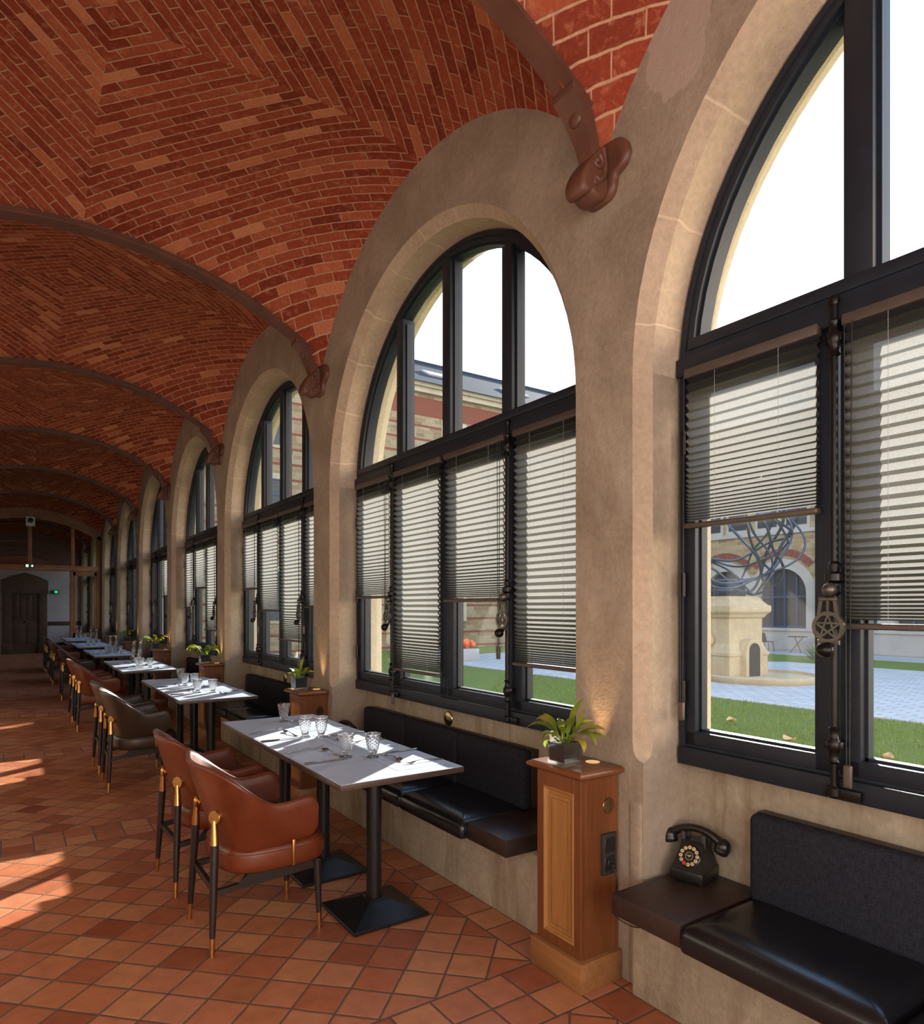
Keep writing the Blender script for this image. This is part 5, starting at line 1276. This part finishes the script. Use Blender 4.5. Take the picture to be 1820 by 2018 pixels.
# wing closing the courtyard
bw = thing('wing_building', 'banded stone and red brick wing with slate roof closing the courtyard', 'building', (2.8, 28.6, 0)); bw['kind'] = 'thing'
g = G(); g.box(0.05, 44, 0, 10, GZ, 12.1, 0); g.box(0.05, 44, -0.25, 0, 12.1, 12.35, 1); g.box(0.05, 44, -0.4, 0, 12.35, 12.55, 1); g.build('wall', ['banded_masonry', 'outer_stone'], bw, smooth=False)
g = G(); g.add([(0, -0.6, 12.5), (44, -0.6, 12.5), (44, 5.5, 15.9), (0, 5.5, 15.9), (44, 11, 12.5), (0, 11, 12.5)], [(0, 1, 2, 3), (3, 2, 4, 5), (0, 3, 5), (1, 4, 2)]); g.tube([(0, 5.5, 15.92), (44, 5.5, 15.92)], 0.12, 8); g.build('roof', 'roof_tiles', bw, smooth=False)
for x, z in ((16.3, 13.6), (21.5, 13.6)):
    g = G(); g.rbox(x - .8, x + .8, -0.05, .06, -.5, .5, .02, 1); o = g.build('roof_light', 'far_stone', bw); o.location = (0, 2.0, 14.0); o.rotation_euler = (R(-61), 0, 0)
for x in (6.5, 11.0, 16, 21, 26, 31):
    for z0 in (1.0, 5.0, 8.6):
        g = G(); g.box(x - .75, x + .75, -.05, .05, z0 - .15, z0 + 2.35, 0); g.box(x - .5, x + .5, -.07, .0, z0, z0 + 2.1, 1); o = g.build('window', ['outer_stone', 'far_window'], bw, smooth=False)
        g = G()
        for dx in (-.48, 0, .48): g.box(x + dx - .035, x + dx + .035, -.10, -.06, z0, z0 + 2.1)
        for dz in (0.03, .7, 1.4, 2.07): g.box(x - .5, x + .5, -.10, -.06, z0 + dz - .03, z0 + dz + .03)
        g.build('glazing_bars', 'far_frame', o, smooth=False)

# fountain
t_ = thing('stone_fountain', 'pale carved stone fountain block standing on the courtyard paving', 'fountain', (17.5, 12.05, GZ + 0.02), R(-6))
g = G()
def course(s0, s1, z0, z1): 
    s0 *= .86; s1 *= .86
    rows = [[(a * s0, b * s0, z0) for a, b in ((-1, -1), (1, -1), (1, 1), (-1, 1))], [(a * s1, b * s1, z1) for a, b in ((-1, -1), (1, -1), (1, 1), (-1, 1))]]
    g.strip(rows, 0, closed=True)
prev = None
prof = [(0.92, 0.0), (0.92, 0.62), (0.95, 0.66), (0.95, 0.74), (0.90, 0.78), (0.84, 0.92), (0.80, 1.00), (0.79, 1.70), (0.86, 1.74), (0.90, 1.82), (0.98, 1.88), (1.0, 1.92), (1.0, 2.06), (0.92, 2.10), (0.80, 2.22), (0.74, 2.30), (0.68, 2.34)]
for (s0, z0), (s1, z1) in zip(prof, prof[1:]): course(s0, s1, z0, z1)
g.add([(-.585, -.585, 2.34), (.585, -.585, 2.34), (.585, .585, 2.34), (-.585, .585, 2.34)], [(0, 1, 2, 3)])
g.build('block', 'fountain_stone', t_, angle=25)
g = G(); N = 14; A = [PI * j / N for j in range(N + 1)]
out_ = [(-.34, 0.0)] + [(-.34 * math.cos(a), .80 + .34 * math.sin(a)) for a in A] + [(.34, 0.0)]
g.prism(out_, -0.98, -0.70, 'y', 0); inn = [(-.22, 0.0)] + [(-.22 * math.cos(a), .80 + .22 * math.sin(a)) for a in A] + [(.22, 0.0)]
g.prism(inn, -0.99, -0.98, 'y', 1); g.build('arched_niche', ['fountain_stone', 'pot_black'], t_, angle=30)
g = G(); g.lathe([(1.55, 0.0), (1.60, 0.10), (1.60, 0.16), (1.50, 0.18), (1.48, 0.10), (0.2, 0.08)], 30, 0, Matrix.Translation((0, -1.1, 0))); g.build('basin', 'fountain_stone', t_)
g = G(); g.lathe([(0.20, -.06), (.20, .02), (.12, .06), (.0001, .07)], 16, 0, Matrix.Translation((-.80, 0, 1.08)) @ Matrix.Rotation(R(-90), 4, 'Y')); g.tube([(-.80, 0, .78), (-.95, 0, .76), (-.99, 0, .68)], .03, 8); g.build('spout', 'fountain_stone', t_)
# tangled wire globe over the fountain
t_ = thing('wire_sculpture', 'tangled globe of bent dark steel tubes above the stone fountain', 'sculpture', (17.5, 11.75, 1.825))
rnd = random.Random(23)
for k in range(10):
    ax = Vector((rnd.gauss(0, 1), rnd.gauss(0, 1), rnd.gauss(0, .55) + (1.1 if k % 3 == 0 else 0))).normalized(); e1 = ax.orthogonal().normalized(); e2 = ax.cross(e1); r0 = rnd.uniform(1.3, 1.75); off = ax * rnd.uniform(-.5, .3); ph = rnd.random() * 6
    pts = []
    for j in range(64):
        a = 2 * PI * j / 64; r_ = r0 * (1 + .09 * math.sin(3 * a + ph) + .06 * math.sin(5 * a + 2 * ph)); p = off + (e1 * math.cos(a) + e2 * math.sin(a)) * r_ + ax * .12 * math.sin(4 * a + ph)
        pts.append(Vector((p.x, p.y, max(0.03, p.z + 1.72))))
    g = G(); g.tube(pts, rnd.choice((.030, .036, .044)), 8, 0, True); g.build('bent_tube', 'wire_steel', t_)

# terrace furniture, leaves, shrubs
def cane_chair(label, loc, rz):
    t = thing('terrace_chair', label, 'chair', loc, rz, 'terrace chairs')
    g = G(); g.rbox(-.22, .22, -.22, .22, .43, .46, .01, 2); g.build('seat', 'rattan', t)
    g = G(); rows = []
    for z, x in ((.46, -.22), (.62, -.25), (.80, -.29), (.86, -.30)): rows.append([(x + .10 * (y / .26) ** 2, y * (1 if z < .8 else .85), z) for y in [(-.26 + .52 * k / 8) for k in range(9)]])
    g.strip(rows); g.strip([[(p[0] - .02, p[1], p[2]) for p in r_] for r_ in rows]); g.build('backrest', 'rattan', t)
    for a in (-1, 1):
        for b in (-1, 1): g = G(); g.tube([(a * .19, b * .19, .44), (a * .23, b * .23, 0)], .014, 8); g.build('leg', 'rattan', t)
    return t
c0 = cane_chair('dark cane terrace chair against arcade, right beside the red downpipe', (29.1, 15.4, GZ + .03), R(200))
dup(c0, (28.9, 17.8, GZ + .03), R(-30), 'cane terrace chair across the terrace table from the downpipe')
t_ = thing('terrace_table', 'small dark round terrace table between two cane chairs', 'table', (29.0, 16.4, GZ + .03), 0)
g = G(); g.lathe([(.40, .70), (.40, .73), (.0001, .73)], 24); g.build('tabletop', 'rattan', t_)
for k in range(3):
    a = k * 2.1; g = G(); g.tube([(.30 * math.cos(a), .30 * math.sin(a), 0), (-.22 * math.cos(a), -.22 * math.sin(a), .70)], .014, 8); g.build('leg', 'rattan', t_)
LV = [((10.1, 8.30), 'dry curled leaf on lawn closest to the fountain side'), ((10.4, 7.05), 'golden dry leaf on the lawn below the fountain niche'), ((9.6, 5.55), 'pale upturned dry leaf on lawn beside the espagnolette rod'), ((9.5, 4.18), 'rust brown dry leaf lying on lawn in the near middle pane'), ((9.9, 3.75), 'pale dry leaf on the lawn, last one towards the wall')]
for (x, y), lab in LV:
    g = G(); a = rnd.random() * 6; rows = []
    for k in range(7):
        f = k / 6; w = .085 * math.sin(PI * f) ** .7 + .002; rows.append([(.22 * (f - .5), w * (-1 + 2 * j / 4), .03 + .05 * (2 * f - 1) ** 2 + .03 * (j / 2 - 1) ** 2) for j in range(5)])
    g.strip(rows); o = g.build('fallen_leaf', 'dry_leaf', loc=(x, y, GZ + .02)); o.rotation_euler = (0, 0, a); tag(o, lab, 'leaf', 'fallen leaves on the lawn')
def shrub(name, label, loc, rad, n, mat, cat='shrub', flowers=None):
    t = thing(name, label, cat, loc); r2 = random.Random(len(label)); g = G()
    for k in range(n):
        a = r2.random() * 2 * PI; leaf(g, (rad * .35 * math.cos(a) * r2.random(), rad * .35 * math.sin(a) * r2.random(), 0.0), a, rad * r2.uniform(.8, 1.5), rad * .28, R(r2.uniform(35, 88)), r2.uniform(.4, 2.2), 0, 5, 0, .2)
    g.build('leaves', mat, t)
    return t
shrub('garden_shrub', 'silvery green shrub at the lawn edge beyond the paving, right of fountain', (25.0, 13.35, GZ), .50, 60, 'shrub_leaf')
t_ = shrub('planter_shrub', 'green shrub in a low grey planter at the fountain foot', (17.3, 14.45, GZ + .34), .42, 50, 'shrub_leaf')
g = G(); g.rbox(-.55, .55, -.35, .35, -.32, .02, .02, 2); g.build('planter', 'planter_grey', t_)
t_ = shrub('flower_planter', 'grey planter of orange flowers seen through the second window', (13.8, 21.4, GZ + .45), .45, 40, 'shrub_leaf', 'planter')
g = G(); g.rbox(-1.1, 1.1, -.5, .5, -.43, .02, .02, 2); g.build('trough', 'planter_grey', t_)
g = G()
for k in range(26): g.ball((rnd.uniform(-1, 1), rnd.uniform(-.4, .4), rnd.uniform(.08, .3)), rnd.uniform(.08, .13), 0, 8, 6)
o = g.build('blossoms', 'flower_orange', t_); o['kind'] = 'stuff'
